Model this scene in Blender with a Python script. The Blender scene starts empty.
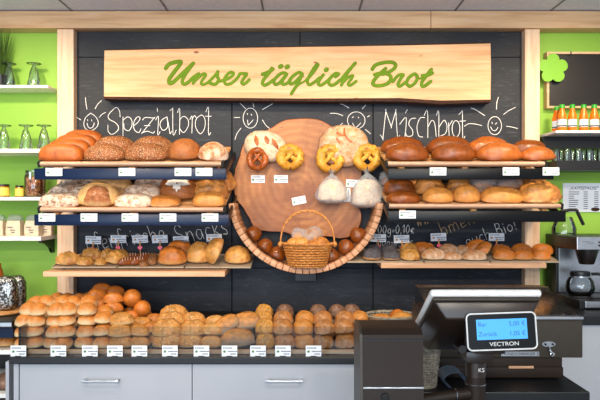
import bpy, bmesh, math, random
from mathutils import Vector, Matrix, noise, Euler
PI = math.pi
S = bpy.context.scene
COL = S.collection
# ------------------------------------------------------------------ camera, world, lights, exposure
D = 3.2; F = 640.0; EYE = 1.52
cam = bpy.data.objects.new('camera', bpy.data.cameras.new('camera')); COL.objects.link(cam)
cam.location = (0, -D, EYE); cam.rotation_euler = (PI/2, 0, 0)
cam.data.sensor_width = 36; cam.data.lens = F/600*36; cam.data.shift_y = 5/600; cam.data.clip_start = .05
S.camera = cam
S.view_settings.view_transform = 'Standard'; S.view_settings.look = 'None'
S.view_settings.gamma = 1; S.view_settings.use_curve_mapping = False
S.view_settings.exposure = 0.0
w = bpy.data.worlds.new('world'); S.world = w; w.use_nodes = True
w.node_tree.nodes['Background'].inputs[0].default_value = (.80, .88, 1.0, 1)
w.node_tree.nodes['Background'].inputs[1].default_value = .55
def area_light(name, loc, rot, sx, sy, power, color):
    l = bpy.data.lights.new(name, 'AREA'); l.shape = 'RECTANGLE'; l.size = sx; l.size_y = sy
    l.energy = power; l.color = color
    o = bpy.data.objects.new(name, l); COL.objects.link(o); o.location = loc; o.rotation_euler = rot
    return o
def aim(o, tgt):
    o.rotation_euler = (Vector(tgt)-o.location).to_track_quat('-Z', 'Y').to_euler()
# shop window daylight from behind the camera
wl = area_light('daylight_window', (-1.0, -6.0, 1.45), (0,0,0), 5, 2.3, 175, (.72, .85, 1.0)); aim(wl, (0, 0, 1.0))
# warm spots: a ceiling row close to the display, two outer rows added as fill
def spot(x, y, tx, ty, tz, power, ang=75, blend=.8, color=(1, .85, .66), name='ceiling_and_fill_spot'):
    l = bpy.data.lights.new(name, 'SPOT'); l.energy = power; l.color = color
    l.spot_size = math.radians(ang); l.spot_blend = blend; l.shadow_soft_size = .05
    o = bpy.data.objects.new(name, l); COL.objects.link(o); o.location = (x, y, 2.42)
    aim(o, (tx, ty, tz)); return o
for x in (-1.35, -.72, -.05, .62, 1.3):
    spot(x, -1.0, x, 0, 1.6, 48 if abs(x) > 1 else 30, 85, color=(1, .80, .54))
for x in (-1.1, -.35, .4, 1.15):  # added warm frontal fill, brightens the lower shelf tiers
    spot(x, -2.2, x*.98, 0, 1.2, 38, 62, color=(1, .88, .72))
for x in (-1.4, -.45, .5, 1.4):  # added fill from further back, reaches under the shelves at a lower angle
    spot(x, -4.0, x*.9, 0, 1.15, 70, 52, color=(1, .90, .78))
spot(-.95, -1.5, -.85, -.3, 1.0, 30, 44)

# ------------------------------------------------------------------ helpers
def sc(Y): return F/(Y+D)
def P(px, py, Y):
    s = sc(Y); return Vector(((px-300)/s, Y, EYE-(py-205)/s))
def PX(px, Y): return (px-300)/sc(Y)
def PZ(py, Y): return EYE-(py-205)/sc(Y)
def hexc(h):
    h = h.lstrip('#'); c = [int(h[i:i+2], 16)/255 for i in (0, 2, 4)]
    return tuple((v/12.92 if v <= .04045 else ((v+.055)/1.055)**2.4) for v in c)+(1,)
class NT:
    def __init__(s, name):
        s.m = bpy.data.materials.new(name); s.m.use_nodes = True; s.t = s.m.node_tree
        s.b = s.t.nodes['Principled BSDF']
    def n(s, typ, **kw):
        nd = s.t.nodes.new(typ)
        for k, v in kw.items():
            if k.startswith('i_'): nd.inputs[k[2:].replace('_', ' ')].default_value = v
            else: setattr(nd, k, v)
        return nd
    def l(s, a, b): s.t.links.new(a, b)
    def coord(s, kind='Object', scale=(1,1,1), rot=(0,0,0)):
        c = s.n('ShaderNodeTexCoord'); mp = s.n('ShaderNodeMapping'); mp.inputs['Scale'].default_value = scale
        mp.inputs['Rotation'].default_value = rot
        s.l(c.outputs[kind], mp.inputs['Vector']); return mp.outputs[0]
    def noise(s, vec, scale, detail=3, rough=.5, dist=0):
        nd = s.n('ShaderNodeTexNoise'); nd.inputs['Scale'].default_value = scale; nd.inputs['Detail'].default_value = detail
        nd.inputs['Roughness'].default_value = rough; nd.inputs['Distortion'].default_value = dist
        s.l(vec, nd.inputs['Vector']); return nd.outputs['Fac']
    def vor(s, vec, scale, feature='F1', out='Distance'):
        nd = s.n('ShaderNodeTexVoronoi'); nd.feature = feature; nd.inputs['Scale'].default_value = scale
        s.l(vec, nd.inputs['Vector']); return nd.outputs[out]
    def ramp(s, fac, stops, interp='LINEAR'):
        r = s.n('ShaderNodeValToRGB'); r.color_ramp.interpolation = interp
        e = r.color_ramp.elements
        while len(e) < len(stops): e.new(.5)
        for i, (p, c) in enumerate(stops):
            e[i].position = p; e[i].color = c if len(c) == 4 else tuple(c)+(1,)
        s.l(fac, r.inputs[0]); return r.outputs[0]
    def thr(s, fac, a, b):
        r = s.n('ShaderNodeMapRange'); r.inputs['From Min'].default_value = a; r.inputs['From Max'].default_value = b
        s.l(fac, r.inputs['Value']); return r.outputs[0]
    def math(s, op, a, b):
        m = s.n('ShaderNodeMath', operation=op)
        for i, v in enumerate((a, b)):
            if isinstance(v, (int, float)): m.inputs[i].default_value = v
            else: s.l(v, m.inputs[i])
        return m.outputs[0]
    def mix(s, fac, a, b):
        m = s.n('ShaderNodeMix', data_type='RGBA')
        for k, v in ((0, fac), (6, a), (7, b)):
            if isinstance(v, (int, float)): m.inputs[k].default_value = v
            elif isinstance(v, tuple): m.inputs[k].default_value = v
            else: s.l(v, m.inputs[k])
        return m.outputs[2]
    def bump(s, h, strength=.3, dist=.002):
        b = s.n('ShaderNodeBump'); b.inputs['Strength'].default_value = strength; b.inputs['Distance'].default_value = dist
        s.l(h, b.inputs['Height']); s.l(b.outputs[0], s.b.inputs['Normal'])
    def set(s, color=None, rough=None, metal=None, spec=None, **kw):
        if color is not None:
            if isinstance(color, tuple): s.b.inputs['Base Color'].default_value = color
            else: s.l(color, s.b.inputs['Base Color'])
        if rough is not None:
            if isinstance(rough, (int, float)): s.b.inputs['Roughness'].default_value = rough
            else: s.l(rough, s.b.inputs['Roughness'])
        if metal is not None: s.b.inputs['Metallic'].default_value = metal
        if spec is not None: s.b.inputs['Specular IOR Level'].default_value = spec
        for k, v in kw.items(): s.b.inputs[k.replace('_', ' ')].default_value = v
        return s.m
def plain(name, h, rough=.5, metal=0, nz=.06, scale=40, spec=None, **kw):
    t = NT(name); v = t.coord(); c = hexc(h)
    lo = tuple(x*(1-nz) for x in c[:3])+(1,); hi = tuple(min(1, x*(1+nz)) for x in c[:3])+(1,)
    return t.set(t.ramp(t.noise(v, scale), [(.35, lo), (.65, hi)]), rough, metal, spec, **kw)
def wood(name, a, b, c, axis='x', rough=.55, knots=True, sc_=1):
    t = NT(name)
    st = {'x': (.8*sc_, 14*sc_, 14*sc_), 'z': (14*sc_, 14*sc_, .8*sc_), 'y': (14*sc_, .8*sc_, 14*sc_)}[axis]
    v = t.coord(scale=st); g = t.noise(v, 3, 4, .6, .6)
    col = t.ramp(g, [(.3, hexc(a)), (.5, hexc(b)), (.72, hexc(c))])
    if knots:
        k = {'x': (1, 2.2, 2.2), 'z': (2.2, 2.2, 1), 'y': (2.2, 1, 2.2)}[axis]
        d = t.vor(t.coord(scale=k), 5.3)
        col = t.mix(t.thr(d, .085, .05), col, hexc('#8a4a1e'))
    t.bump(g, .15, .001)
    return t.set(col, rough)
M = {}
M['pine'] = wood('pine', '#c09066', '#d6ac80', '#e0be98', 'x')
M['pine_v'] = wood('pine_vertical', '#d5a982', '#e6c3a0', '#eed3b6', 'z')
M['sign_wood'] = wood('sign_wood', '#c98f5e', '#d9a676', '#e2b78c', 'x')
M['beech'] = wood('beech', '#b98660', '#cf9f78', '#dcb492', 'x', knots=False)
M['slat_wood'] = wood('slat_wood', '#b3763d', '#c98f55', '#d6a26a', 'x', knots=False)
M['peg_wood'] = wood('peg_wood', '#b07850', '#c9936c', '#d8ab86', 'y', knots=False)
M['bark'] = plain('bark', '#3a1f10', .9, nz=.4, scale=60)
M['black'] = plain('black_metal', '#0c0d10', .4)
M['dark'] = plain('dark_plastic', '#1b1613', .35)
M['rubber'] = plain('rubber', '#0a0a0a', .7)
M['white'] = plain('white_paint', '#e9e7e2', .4)
M['paper'] = plain('paper', '#e4e8ee', .6, nz=.01)
M['ink'] = plain('ink', '#39414c', .8)
M['steel'] = plain('steel', '#c9ccd0', .28, 1)
M['chrome'] = plain('chrome', '#e4e6e8', .12, 1)
M['rail_black'] = plain('rail_black', '#040609', .35, spec=.25)
M['rail_blue'] = plain('rail_blue', '#041838', .3, spec=.3)
M['lip'] = plain('tray_lip', '#b08a70', .3)
M['grey_bread_tray'] = plain('tray_metal', '#b3a088', .35, .15)
M['worktop'] = plain('worktop', '#0d0f12', .4, nz=.3, scale=120)
M['laminate'] = plain('laminate', '#adb0b6', .35, nz=.02, scale=4)
M['lime'] = plain('lime_leaf', '#7ab81c', .5, nz=.02)
M['letter_green'] = plain('letter_green', '#5c7d04', .85, nz=.08, scale=30)
M['chalk'] = plain('chalk', '#f6f3ec', .95, nz=.25, scale=500)
M['chalk_tan'] = plain('chalk_tan', '#cfae7c', .95, nz=.25, scale=500)
M['pink'] = plain('pink_plastic', '#e8476a', .4)
M['orange_ink'] = plain('orange_ink', '#c98a35', .7)
M['green_ink'] = plain('green_ink', '#4f7f4a', .7)
M['floor'] = plain('floor_tile', '#a39c92', .35, nz=.1, scale=6)
M['twig'] = plain('twig_green', '#3f5c12', .7)
# green wall
t = NT('green_wall'); v = t.coord(); n1 = t.noise(v, 2.5, 3); n2 = t.noise(v, 60, 3)
t.bump(n2, .12, .002); M['green'] = t.set(t.ramp(n1, [(.3, hexc('#88b83c')), (.7, hexc('#93c144'))]), .6)
# slate
t = NT('slate'); v = t.coord(scale=(1, 1, 1.6), rot=(0, .5, 0)); a = t.noise(v, 4, 8, .7, 1.2); b = t.noise(t.coord(scale=(1, 1, 6), rot=(0, -.7, 0)), 9, 6, .7, 2)
c = t.ramp(a, [(.3, hexc('#0d1219')), (.55, hexc('#161c27')), (.8, hexc('#252c38'))])
c = t.mix(t.thr(b, .57, .78), c, hexc('#4c4f56')); t.bump(b, .35, .003); M['slate'] = t.set(c, .55, spec=.35)
# ceiling board
t = NT('ceiling_board'); v = t.coord(); t.bump(t.noise(v, 90, 3), .3, .002)
M['ceiling'] = t.set(t.ramp(t.noise(v, 40, 3), [(.35, hexc('#d3d8e2')), (.65, hexc('#dde2ea'))]), .8)
# tree slice: rings and radial cracks
t = NT('tree_slice'); v = t.coord()
ring = t.n('ShaderNodeTexWave', wave_type='RINGS', rings_direction='Y'); ring.inputs['Scale'].default_value = 9
ring.inputs['Distortion'].default_value = 3.0; ring.inputs['Detail'].default_value = 3; ring.inputs['Detail Scale'].default_value = 1.2; t.l(v, ring.inputs['Vector'])
c = t.ramp(ring.outputs['Fac'], [(0, hexc('#aa6a34')), (.55, hexc('#b37239')), (1, hexc('#b87a41'))])
saw = t.noise(t.coord(scale=(2, 1, 30), rot=(0, .12, 0)), 6, 5, .7, .5); c = t.mix(t.math('MULTIPLY', t.thr(saw, .45, .7), .5), c, hexc('#884e20'))
big = t.noise(v, 3.2, 4, .6, .5); c = t.mix(t.math('MULTIPLY', t.thr(big, .44, .6), .85), c, hexc('#743c16'))
cr = t.noise(t.coord(scale=(1, 1, 5), rot=(0, .35, 0)), 5, 5, .7, 1.0); c = t.mix(t.thr(cr, .66, .70), c, hexc('#5e3219'))
t.bump(ring.outputs['Fac'], .15, .002); M['slice'] = t.set(c, .5)
# wicker
t = NT('wicker'); v = t.coord(); M['wicker'] = t.set(t.ramp(t.noise(v, 70, 3), [(.3, hexc('#a8642a')), (.7, hexc('#d39047'))]), .5)
t = NT('grey_wicker'); v = t.coord(); M['grey_wicker'] = t.set(t.ramp(t.noise(v, 90, 3), [(.3, hexc('#6d675a')), (.7, hexc('#b3aa98'))]), .6)
def glassy(name, tint=(1,1,1,1), opac=.12, rough=.05, f=1.45):
    m = bpy.data.materials.new(name); m.use_nodes = True; T = m.node_tree; T.nodes.clear()
    o = T.nodes.new('ShaderNodeOutputMaterial'); tr = T.nodes.new('ShaderNodeBsdfTransparent'); gl = T.nodes.new('ShaderNodeBsdfGlossy')
    tr.inputs[0].default_value = tint; gl.inputs['Roughness'].default_value = rough
    lw = T.nodes.new('ShaderNodeFresnel'); lw.inputs[0].default_value = f
    nz = T.nodes.new('ShaderNodeTexNoise'); nz.inputs['Scale'].default_value = 25
    ad = T.nodes.new('ShaderNodeMath'); ad.operation = 'MULTIPLY_ADD'; ad.inputs[1].default_value = opac; T.links.new(nz.outputs['Fac'], ad.inputs[0]); T.links.new(lw.outputs[0], ad.inputs[2])
    mx = T.nodes.new('ShaderNodeMixShader'); T.links.new(ad.outputs[0], mx.inputs[0]); T.links.new(tr.outputs[0], mx.inputs[1]); T.links.new(gl.outputs[0], mx.inputs[2]); T.links.new(mx.outputs[0], o.inputs[0])
    return m
M['pane'] = glassy('glass_pane', (.84, .87, .90, 1), .0, .02)
M['clear'] = glassy('clear_glass', (.80, .86, .80, 1), .25, .08)
M['clear_thin'] = glassy('thin_glass', (.93, .96, .97, 1), .15)
M['hood'] = glassy('smoked_cover', (.50, .38, .30, 1), .25, .12, 1.6)
# cellophane: translucent film with crinkles
m = bpy.data.materials.new('cellophane'); m.use_nodes = True; T = m.node_tree; T.nodes.clear()
o = T.nodes.new('ShaderNodeOutputMaterial'); tr = T.nodes.new('ShaderNodeBsdfTransparent'); tr.inputs[0].default_value = (.97, .98, 1, 1)
pb = T.nodes.new('ShaderNodeBsdfPrincipled'); pb.inputs['Base Color'].default_value = (.8, .83, .87, 1); pb.inputs['Roughness'].default_value = .18
nz = T.nodes.new('ShaderNodeTexNoise'); nz.inputs['Scale'].default_value = 45; nz.inputs['Detail'].default_value = 4; nz.inputs['Distortion'].default_value = 1.5
bp = T.nodes.new('ShaderNodeBump'); bp.inputs['Strength'].default_value = .9; bp.inputs['Distance'].default_value = .006
T.links.new(nz.outputs['Fac'], bp.inputs['Height']); T.links.new(bp.outputs[0], pb.inputs['Normal'])
mr = T.nodes.new('ShaderNodeMapRange'); mr.inputs['From Min'].default_value = .42; mr.inputs['From Max'].default_value = .7; mr.inputs['To Min'].default_value = .18; mr.inputs['To Max'].default_value = .5
T.links.new(nz.outputs['Fac'], mr.inputs['Value'])
mx = T.nodes.new('ShaderNodeMixShader'); T.links.new(mr.outputs[0], mx.inputs[0]); T.links.new(tr.outputs[0], mx.inputs[1]); T.links.new(pb.outputs[0], mx.inputs[2]); T.links.new(mx.outputs[0], o.inputs[0])
M['film'] = m
# juice, display
M['juice'] = plain('orange_juice', '#e8720a', .15)
M['cap_green'] = plain('cap_green', '#2f9a2a', .35)
t = NT('display_lit'); t.set(hexc('#2c7fc0'), .2); t.b.inputs['Emission Color'].default_value = hexc('#5fb4f0'); t.b.inputs['Emission Strength'].default_value = .75; M['display'] = t.m
t = NT('beans'); v = t.coord(); d = t.vor(v, 120, out='Color'); d2 = t.vor(v, 120)
M['beans'] = t.set(t.mix(t.thr(d2, .45, .6), t.ramp(d, [(.0, hexc('#e0dad2')), (.5, hexc('#3b2a22')), (.62, hexc('#f2eee8'))], 'CONSTANT'), hexc('#2a1d16')), .35)
t = NT('muesli'); v = t.coord(); d = t.vor(v, 110, out='Color'); d2 = t.vor(v, 110)
M['muesli'] = t.set(t.mix(t.thr(d2, .5, .7), t.ramp(d, [(.2, hexc('#a3501d')), (.5, hexc('#c77c3a')), (.8, hexc('#dca866'))]), hexc('#5a2b12')), .5)
M['bag_paper'] = plain('bag_paper', '#d9c3a6', .6, nz=.08)
M['honey_label'] = plain('honey_label', '#e6d05a', .5)
M['honey'] = plain('honey', '#9a6a14', .2)

# ---------- bread materials
def bread_mat(name, top, side, rough=.42, flour=0, fl_scale=30, cracks=None, seeds=None, nz=.25, split=(.18, .42), spots=None, fop=.6):
    t = NT(name); v = t.coord(); g = t.n('ShaderNodeTexCoord').outputs['Generated']
    sx = t.n('ShaderNodeSeparateXYZ'); t.l(g, sx.inputs[0]); z = sx.outputs['Z']
    n = t.noise(v, 22, 4, .6); n2 = t.noise(v, 140, 3, .6)
    pw = lambda h: tuple(c**1.22 for c in hexc(h)[:3])+(1,)
    tc = pw(top); dk = tuple(x*(1-min(.55/nz, 2.1)*nz*.9) for x in tc[:3])+(1,); lt = tuple(min(1, x*(1+nz*1.5)) for x in tc[:3])+(1,)
    n5 = t.noise(v, 60, 4, .65); n6 = t.math('ADD', t.math('MULTIPLY', n, .6), t.math('MULTIPLY', n5, .4))
    crust = t.ramp(n6, [(.36, dk), (.5, tc), (.64, lt)])
    zz = t.math('ADD', z, t.math('MULTIPLY', t.math('SUBTRACT', n, .5), .35))
    col = t.mix(t.thr(zz, split[0], split[1]), pw(side), crust)
    hgt = n2
    if spots: col = t.mix(t.thr(t.noise(v, spots[1], 3, .6), .53, .66), col, hexc(spots[0]))
    if flour:
        fn = t.noise(v, fl_scale, 5, .75, .4)
        col = t.mix(t.math('MULTIPLY', t.thr(fn, .66-flour*.35, .86-flour*.3), fop), col, hexc('#ead9c2'))
    if cracks:
        e = t.vor(t.coord(scale=cracks[2] if len(cracks) > 2 else (1, 1, 1)), cracks[1], 'DISTANCE_TO_EDGE')
        e2 = t.math('ADD', e, t.math('MULTIPLY', t.math('SUBTRACT', t.noise(v, 45, 3), .5), .22))
        col = t.mix(t.thr(e2, .10, .04), col, hexc(cracks[0])); hgt = t.math('ADD', hgt, t.math('MULTIPLY', t.thr(e2, .02, .12), 2))
    if seeds:
        cc, ss, lim = seeds[:3]
        d = t.vor(t.coord(scale=(1, 1.6, 1.3)), ss); k = t.thr(d, lim+.08, lim-.04)
        if len(seeds) > 3: k = t.math('MULTIPLY', k, t.thr(z, .30, .42))
        col = t.mix(k, col, hexc(cc)); hgt = t.math('ADD', hgt, t.math('MULTIPLY', k, 1.5))
    t.bump(t.math('ADD', hgt, t.math('MULTIPLY', n, 1.2)), .6, .003)
    return t.set(col, rough, spec=.45)
BM = {
 'dark': bread_mat('crust_dark_glossy', '#90531f', '#7c461a', .2, nz=.22),
 'brown': bread_mat('crust_brown_glossy', '#b06a2e', '#965826', .22, nz=.22),
 'gold': bread_mat('crust_golden', '#cf9450', '#c9965c', .36, nz=.18),
 'tin': bread_mat('crust_tin_loaf', '#ba6c2a', '#9c561e', .4, nz=.24),
 'grain': bread_mat('crust_grain', '#9a6238', '#80502c', .5, seeds=('#dcb888', 130, .28), nz=.25),
 'fine': bread_mat('crust_fine_seed', '#aa6b36', '#96602f', .5, seeds=('#cb9560', 190, .24), nz=.15),
 'flourc': bread_mat('crust_floured_cracked', '#b87c46', '#a8713f', .6, flour=.72, fl_scale=16, fop=.95, spots=('#a05c2c', 16)),
 'crackle': bread_mat('crust_crackle', '#8f542c', '#94603a', .6, flour=.85, fl_scale=55, fop=.9, spots=('#8a4c24', 22)),
 'ladder': bread_mat('crust_ladder_flour', '#a5632e', '#a56c3e', .7, flour=.93, fl_scale=50, fop=.95),
 'ring_pale': bread_mat('crust_pale_ring', '#dcb47c', '#d8ae74', .5, flour=.25, nz=.14),
 'ring_in': bread_mat('crumb_brown', '#a2683a', '#c9a87a', .7, flour=.35, nz=.2, fl_scale=60),
 'rust': bread_mat('crust_rustic', '#d09552', '#d8ac74', .4, nz=.28, flour=.1, fl_scale=12, spots=('#a8622e', 14)),
 'roll': bread_mat('crust_roll', '#cd8c48', '#e6cda4', .36, nz=.16, split=(.30, .66)),
 'roll_or': bread_mat('crust_roll_orange', '#cb823c', '#d9ab70', .34, nz=.18, split=(.1, .4)),
 'roll_seed': bread_mat('crust_roll_blackseed', '#cb9450', '#cba97c', .45, seeds=('#2a1a10', 120, .22, 1), nz=.18, split=(.25, .5)),
 'sesame': bread_mat('crust_roll_grain', '#c48440', '#c9a270', .5, seeds=('#4b2c12', 140, .24, 1), nz=.2, split=(.25, .5)),
 'cheese': bread_mat('crust_roll_cheese', '#d19a56', '#d3ac78', .5, seeds=('#e6c68c', 90, .26), nz=.3, spots=('#b8763a', 24)),
 'pump': bread_mat('crust_roll_seeded', '#cf9a50', '#bb8850', .5, seeds=('#e2bc72', 100, .26), nz=.3),
 'rye': bread_mat('crust_rye', '#8a6a56', '#7a5c48', .6, flour=.35, fl_scale=55, nz=.25, fop=.35),
 'poppy': bread_mat('crust_poppy', '#6a6468', '#c99a62', .7, seeds=('#46454c', 260, .3), nz=.25, split=(.2, .35)),
 'flourr': bread_mat('crust_roll_floured', '#bf874e', '#c49c6e', .5, flour=.45, fl_scale=35, nz=.25, fop=.4, spots=('#a56c38', 15)),
 'pale': bread_mat('crust_pale', '#d3a365', '#dcc298', .42, nz=.2, flour=.12, spots=('#c08040', 14)),
 'snackf': bread_mat('crust_snack_floured', '#c68a4c', '#cda678', .45, flour=.75, fl_scale=24, nz=.2, fop=.65),
 'bigf': bread_mat('crust_big_floured', '#cc9250', '#a8937c', .5, flour=.2, fl_scale=30, nz=.25, fop=.5, split=(.35, .7)),
 'flourw': bread_mat('crust_white_flour', '#cfae88', '#b88e62', .7, flour=.95, fl_scale=35, fop=.75, spots=('#b98a5c', 20)),
 'pretzel': bread_mat('crust_pretzel', '#ad6228', '#a05a26', .25, nz=.25, seeds=('#e8d8c4', 90, .10)),
 'cheesep': bread_mat('crust_cheese_pretzel', '#dfb04c', '#cf9838', .42, nz=.25, spots=('#a05a24', 45)),
 'croi': bread_mat('crust_croissant', '#d9a35c', '#dfb57c', .34, nz=.22, spots=('#b87234', 18)),
 'choc': bread_mat('crust_glazed', '#a4602c', '#945424', .22, nz=.3),
 'nut': bread_mat('crust_nut', '#9a6434', '#8a562c', .5, seeds=('#d8b480', 100, .28), nz=.25),
}
for k_ in BM: M['b_'+k_] = BM[k_]

# ------------------------------------------------------------------ object helpers
def link(name, bm, m=None, parent=None, smooth=False, loc=(0,0,0), rot=(0,0,0)):
    me = bpy.data.meshes.new(name)
    bmesh.ops.recalc_face_normals(bm, faces=bm.faces[:])
    if smooth is not False:
        a = 1.0 if smooth is True else smooth
        for f in bm.faces: f.smooth = True
        for e in bm.edges:
            if len(e.link_faces) == 2 and e.calc_face_angle(0) > a: e.smooth = False
    bm.to_mesh(me); bm.free()
    if m: me.materials.append(M[m] if isinstance(m, str) else m)
    o = bpy.data.objects.new(name, me); COL.objects.link(o)
    o.location = loc; o.rotation_euler = rot
    if parent: o.parent = parent
    return o
def tag(o, label, cat, group=None, kind=None):
    o['label'] = label; o['category'] = cat
    if group: o['group'] = group
    if kind: o['kind'] = kind
    return o
def thing(name, label, cat, loc=(0,0,0), rot=(0,0,0), group=None):
    o = bpy.data.objects.new(name, None); COL.objects.link(o); o.location = loc; o.rotation_euler = rot
    o.empty_display_size = .05
    return tag(o, label, cat, group)
def structure(o, label=None):
    o['kind'] = 'structure'; return o
KIDS = {}
def dup(root, loc, rot=None, label=None, group=None, scale=None):
    r = root.copy(); COL.objects.link(r); r.location = loc
    if rot is not None: r.rotation_euler = rot
    if scale is not None: r.scale = scale if hasattr(scale, '__len__') else (scale,)*3
    if label: r['label'] = label
    if group: r['group'] = group
    for ch in root.children:
        c = ch.copy(); COL.objects.link(c); c.parent = r
        for g in ch.children:
            d = g.copy(); COL.objects.link(d); d.parent = c
    return r
def box(bm, x0, x1, y0, y1, z0, z1, bev=0, mtx=None):
    r = bmesh.ops.create_cube(bm, size=1)
    vs = r['verts']
    bmesh.ops.scale(bm, vec=(x1-x0, y1-y0, z1-z0), verts=vs); bmesh.ops.translate(bm, vec=((x0+x1)/2, (y0+y1)/2, (z0+z1)/2), verts=vs)
    if mtx: bmesh.ops.transform(bm, matrix=mtx, verts=vs)
    if bev:
        es = list({e for v in vs for e in v.link_edges})
        bmesh.ops.bevel(bm, geom=es, offset=bev, segments=2, affect='EDGES', profile=.5)
    return bm
def B(*a, **k): return box(bmesh.new(), *a, **k)
def tube(bm, pts, r, n=8, closed=False, cap=True):
    pts = [Vector(p) for p in pts]; N = len(pts); rings = []
    up = None
    for i, p in enumerate(pts):
        if closed: tn = (pts[(i+1) % N]-pts[i-1]).normalized()
        else: tn = (pts[min(i+1, N-1)]-pts[max(i-1, 0)]).normalized()
        if up is None:
            up = Vector((0, 0, 1)) if abs(tn.z) < .9 else Vector((0, 1, 0))
        a = tn.cross(up)
        if a.length < 1e-5: a = tn.orthogonal()
        a.normalize(); b = a.cross(tn).normalized(); up = b
        rr = r[i] if hasattr(r, '__len__') else r
        rings.append([bm.verts.new(p+a*math.cos(2*PI*k/n)*rr+b*math.sin(2*PI*k/n)*rr) for k in range(n)])
    for i in range(N if closed else N-1):
        A, Bq = rings[i], rings[(i+1) % N]
        for k in range(n): bm.faces.new((A[k], A[(k+1) % n], Bq[(k+1) % n], Bq[k]))
    if cap and not closed: bm.faces.new(rings[0][::-1]); bm.faces.new(rings[-1])
    return bm
def lathe(bm, prof, n=24, c=(0,0,0), cap=True):
    rings = []
    for r, z in prof:
        rings.append([bm.verts.new((c[0]+r*math.cos(2*PI*k/n), c[1]+r*math.sin(2*PI*k/n), c[2]+z)) for k in range(n)])
    for A, Bq in zip(rings, rings[1:]):
        for k in range(n): bm.faces.new((A[k], A[(k+1) % n], Bq[(k+1) % n], Bq[k]))
    if cap:
        if prof[0][0] > 1e-4: bm.faces.new(rings[0][::-1])
        if prof[-1][0] > 1e-4: bm.faces.new(rings[-1])
    return bm
def prism(bm, pts, y0, y1):      # outline in xz, extruded along y
    a = [bm.verts.new((p[0], y0, p[1])) for p in pts]; b = [bm.verts.new((p[0], y1, p[1])) for p in pts]
    bm.faces.new(a); bm.faces.new(b[::-1]); n = len(pts)
    for i in range(n): bm.faces.new((a[i], b[i], b[(i+1) % n], a[(i+1) % n]))
    return bm
def prism_x(bm, pts, x0, x1):    # outline in yz, extruded along x
    a = [bm.verts.new((x0, p[0], p[1])) for p in pts]; b = [bm.verts.new((x1, p[0], p[1])) for p in pts]
    bm.faces.new(a); bm.faces.new(b[::-1]); n = len(pts)
    for i in range(n): bm.faces.new((a[i], b[i], b[(i+1) % n], a[(i+1) % n]))
    return bm
def smoothpts(pts, k=6):
    if len(pts) < 3: return [tuple(p) for p in pts]
    out = []; n = len(pts)
    for i in range(n-1):
        p0, p1, p2, p3 = pts[max(i-1, 0)], pts[i], pts[i+1], pts[min(i+2, n-1)]
        for j in range(k):
            u = j/k
            out.append(tuple(.5*((2*b)+(-a+c)*u+(2*a-5*b+4*c-d)*u*u+(-a+3*b-3*c+d)*u**3) for a, b, c, d in zip(p0, p1, p2, p3)))
    out.append(tuple(pts[-1])); return out
def ribbon(bm, pts, w, y0, y1):   # brush stroke in the xz plane: a flattened tube with rounded ends, y1 = its front
    n = len(pts); w = list(w) if hasattr(w, '__len__') else [w]*n
    a, b = Vector((pts[0][0], 0, pts[0][1])), Vector((pts[-1][0], 0, pts[-1][1]))
    da = (a-Vector((pts[1][0], 0, pts[1][1]))); db = (b-Vector((pts[-2][0], 0, pts[-2][1])))
    da = da.normalized() if da.length > 1e-7 else Vector((1, 0, 0)); db = db.normalized() if db.length > 1e-7 else Vector((1, 0, 0))
    P_ = [a+da*w[0]*.48, a+da*w[0]*.35]+[Vector((p[0], 0, p[1])) for p in pts]+[b+db*w[-1]*.35, b+db*w[-1]*.48]
    r = [w[0]*.12, w[0]*.36]+[x/2 for x in w]+[w[-1]*.36, w[-1]*.12]
    n0 = len(bm.verts); tube(bm, P_, r, 8); bm.verts.ensure_lookup_table()
    for v, rr in zip(bm.verts[n0:], [q for q in r for _ in range(8)]): v.co.y = y0+(y1-y0)*(v.co.y/max(rr, 1e-6)*.5+.5) if True else 0
def strokes(defs, o, s, Y, w, name, m, parent, y0, y1, wpx=True, k=6):
    """defs: strokes in crop pixels (origin o, scale s); drawn on the plane Y"""
    bm = bmesh.new()
    for d in defs:
        ww = w
        if isinstance(d, dict): ww = d['w']; d = d['p']
        pts = smoothpts(d, k)
        q = [P(o[0]+x/s, o[1]+y/s, Y) for x, y in pts]
        n = len(q)
        ww = tuple(q*1.15 for q in ww) if isinstance(ww, tuple) else ww*(1.18 if ww > 1 else 1.0)
        if isinstance(ww, tuple): wl = [(ww[0]+(ww[1]-ww[0])*i/max(1, n-1))/sc(Y) for i in range(n)]
        else: wl = ww/sc(Y)
        ribbon(bm, [(v.x, v.z) for v in q], wl, y0, y1)
    return link(name, bm, m, parent)
def text_obj(body, size, name, m, parent, loc, rot=(PI/2,0,0), shear=0, ext=.0002, align='CENTER', sx=1):
    cu = bpy.data.curves.new(name, 'FONT'); cu.body = body; cu.size = size; cu.align_x = align; cu.align_y = 'CENTER'; cu.shear = shear; cu.extrude = ext
    o = bpy.data.objects.new('tmp', cu); COL.objects.link(o)
    dg = bpy.context.evaluated_depsgraph_get(); me = bpy.data.meshes.new_from_object(o.evaluated_get(dg)); me.name = name
    bpy.data.objects.remove(o); me.materials.clear(); me.materials.append(M[m])
    t_ = bpy.data.objects.new(name, me); COL.objects.link(t_); t_.location = loc; t_.rotation_euler = rot; t_.scale = (sx, 1, 1)
    if parent: t_.parent = parent
    return t_

# ------------------------------------------------------------------ the setting
structure(link('floor', B(-2.4, 2.4, -6.5, .1, -.05, 0), 'floor'))
structure(link('ceiling', B(-2.4, 2.4, -6.5, .1, 2.475, 2.55), 'ceiling'))
structure(link('wall_back', B(-2.4, 2.4, .02, .12, 0, 2.475), 'green'))
bm = bmesh.new()
for i in range(-5, 6):
    x = -.18+i*.47; box(bm, x-.005, x+.005, -6.4, .01, 2.472, 2.4745)
for i in range(0, 13): box(bm, -2.3, 2.3, -.36-i*.47, -.35-i*.47, 2.472, 2.4745)
M['seam'] = plain('ceiling_seam', '#7d7f86', .8)
structure(link('trim_1', bm, 'seam'))
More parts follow.
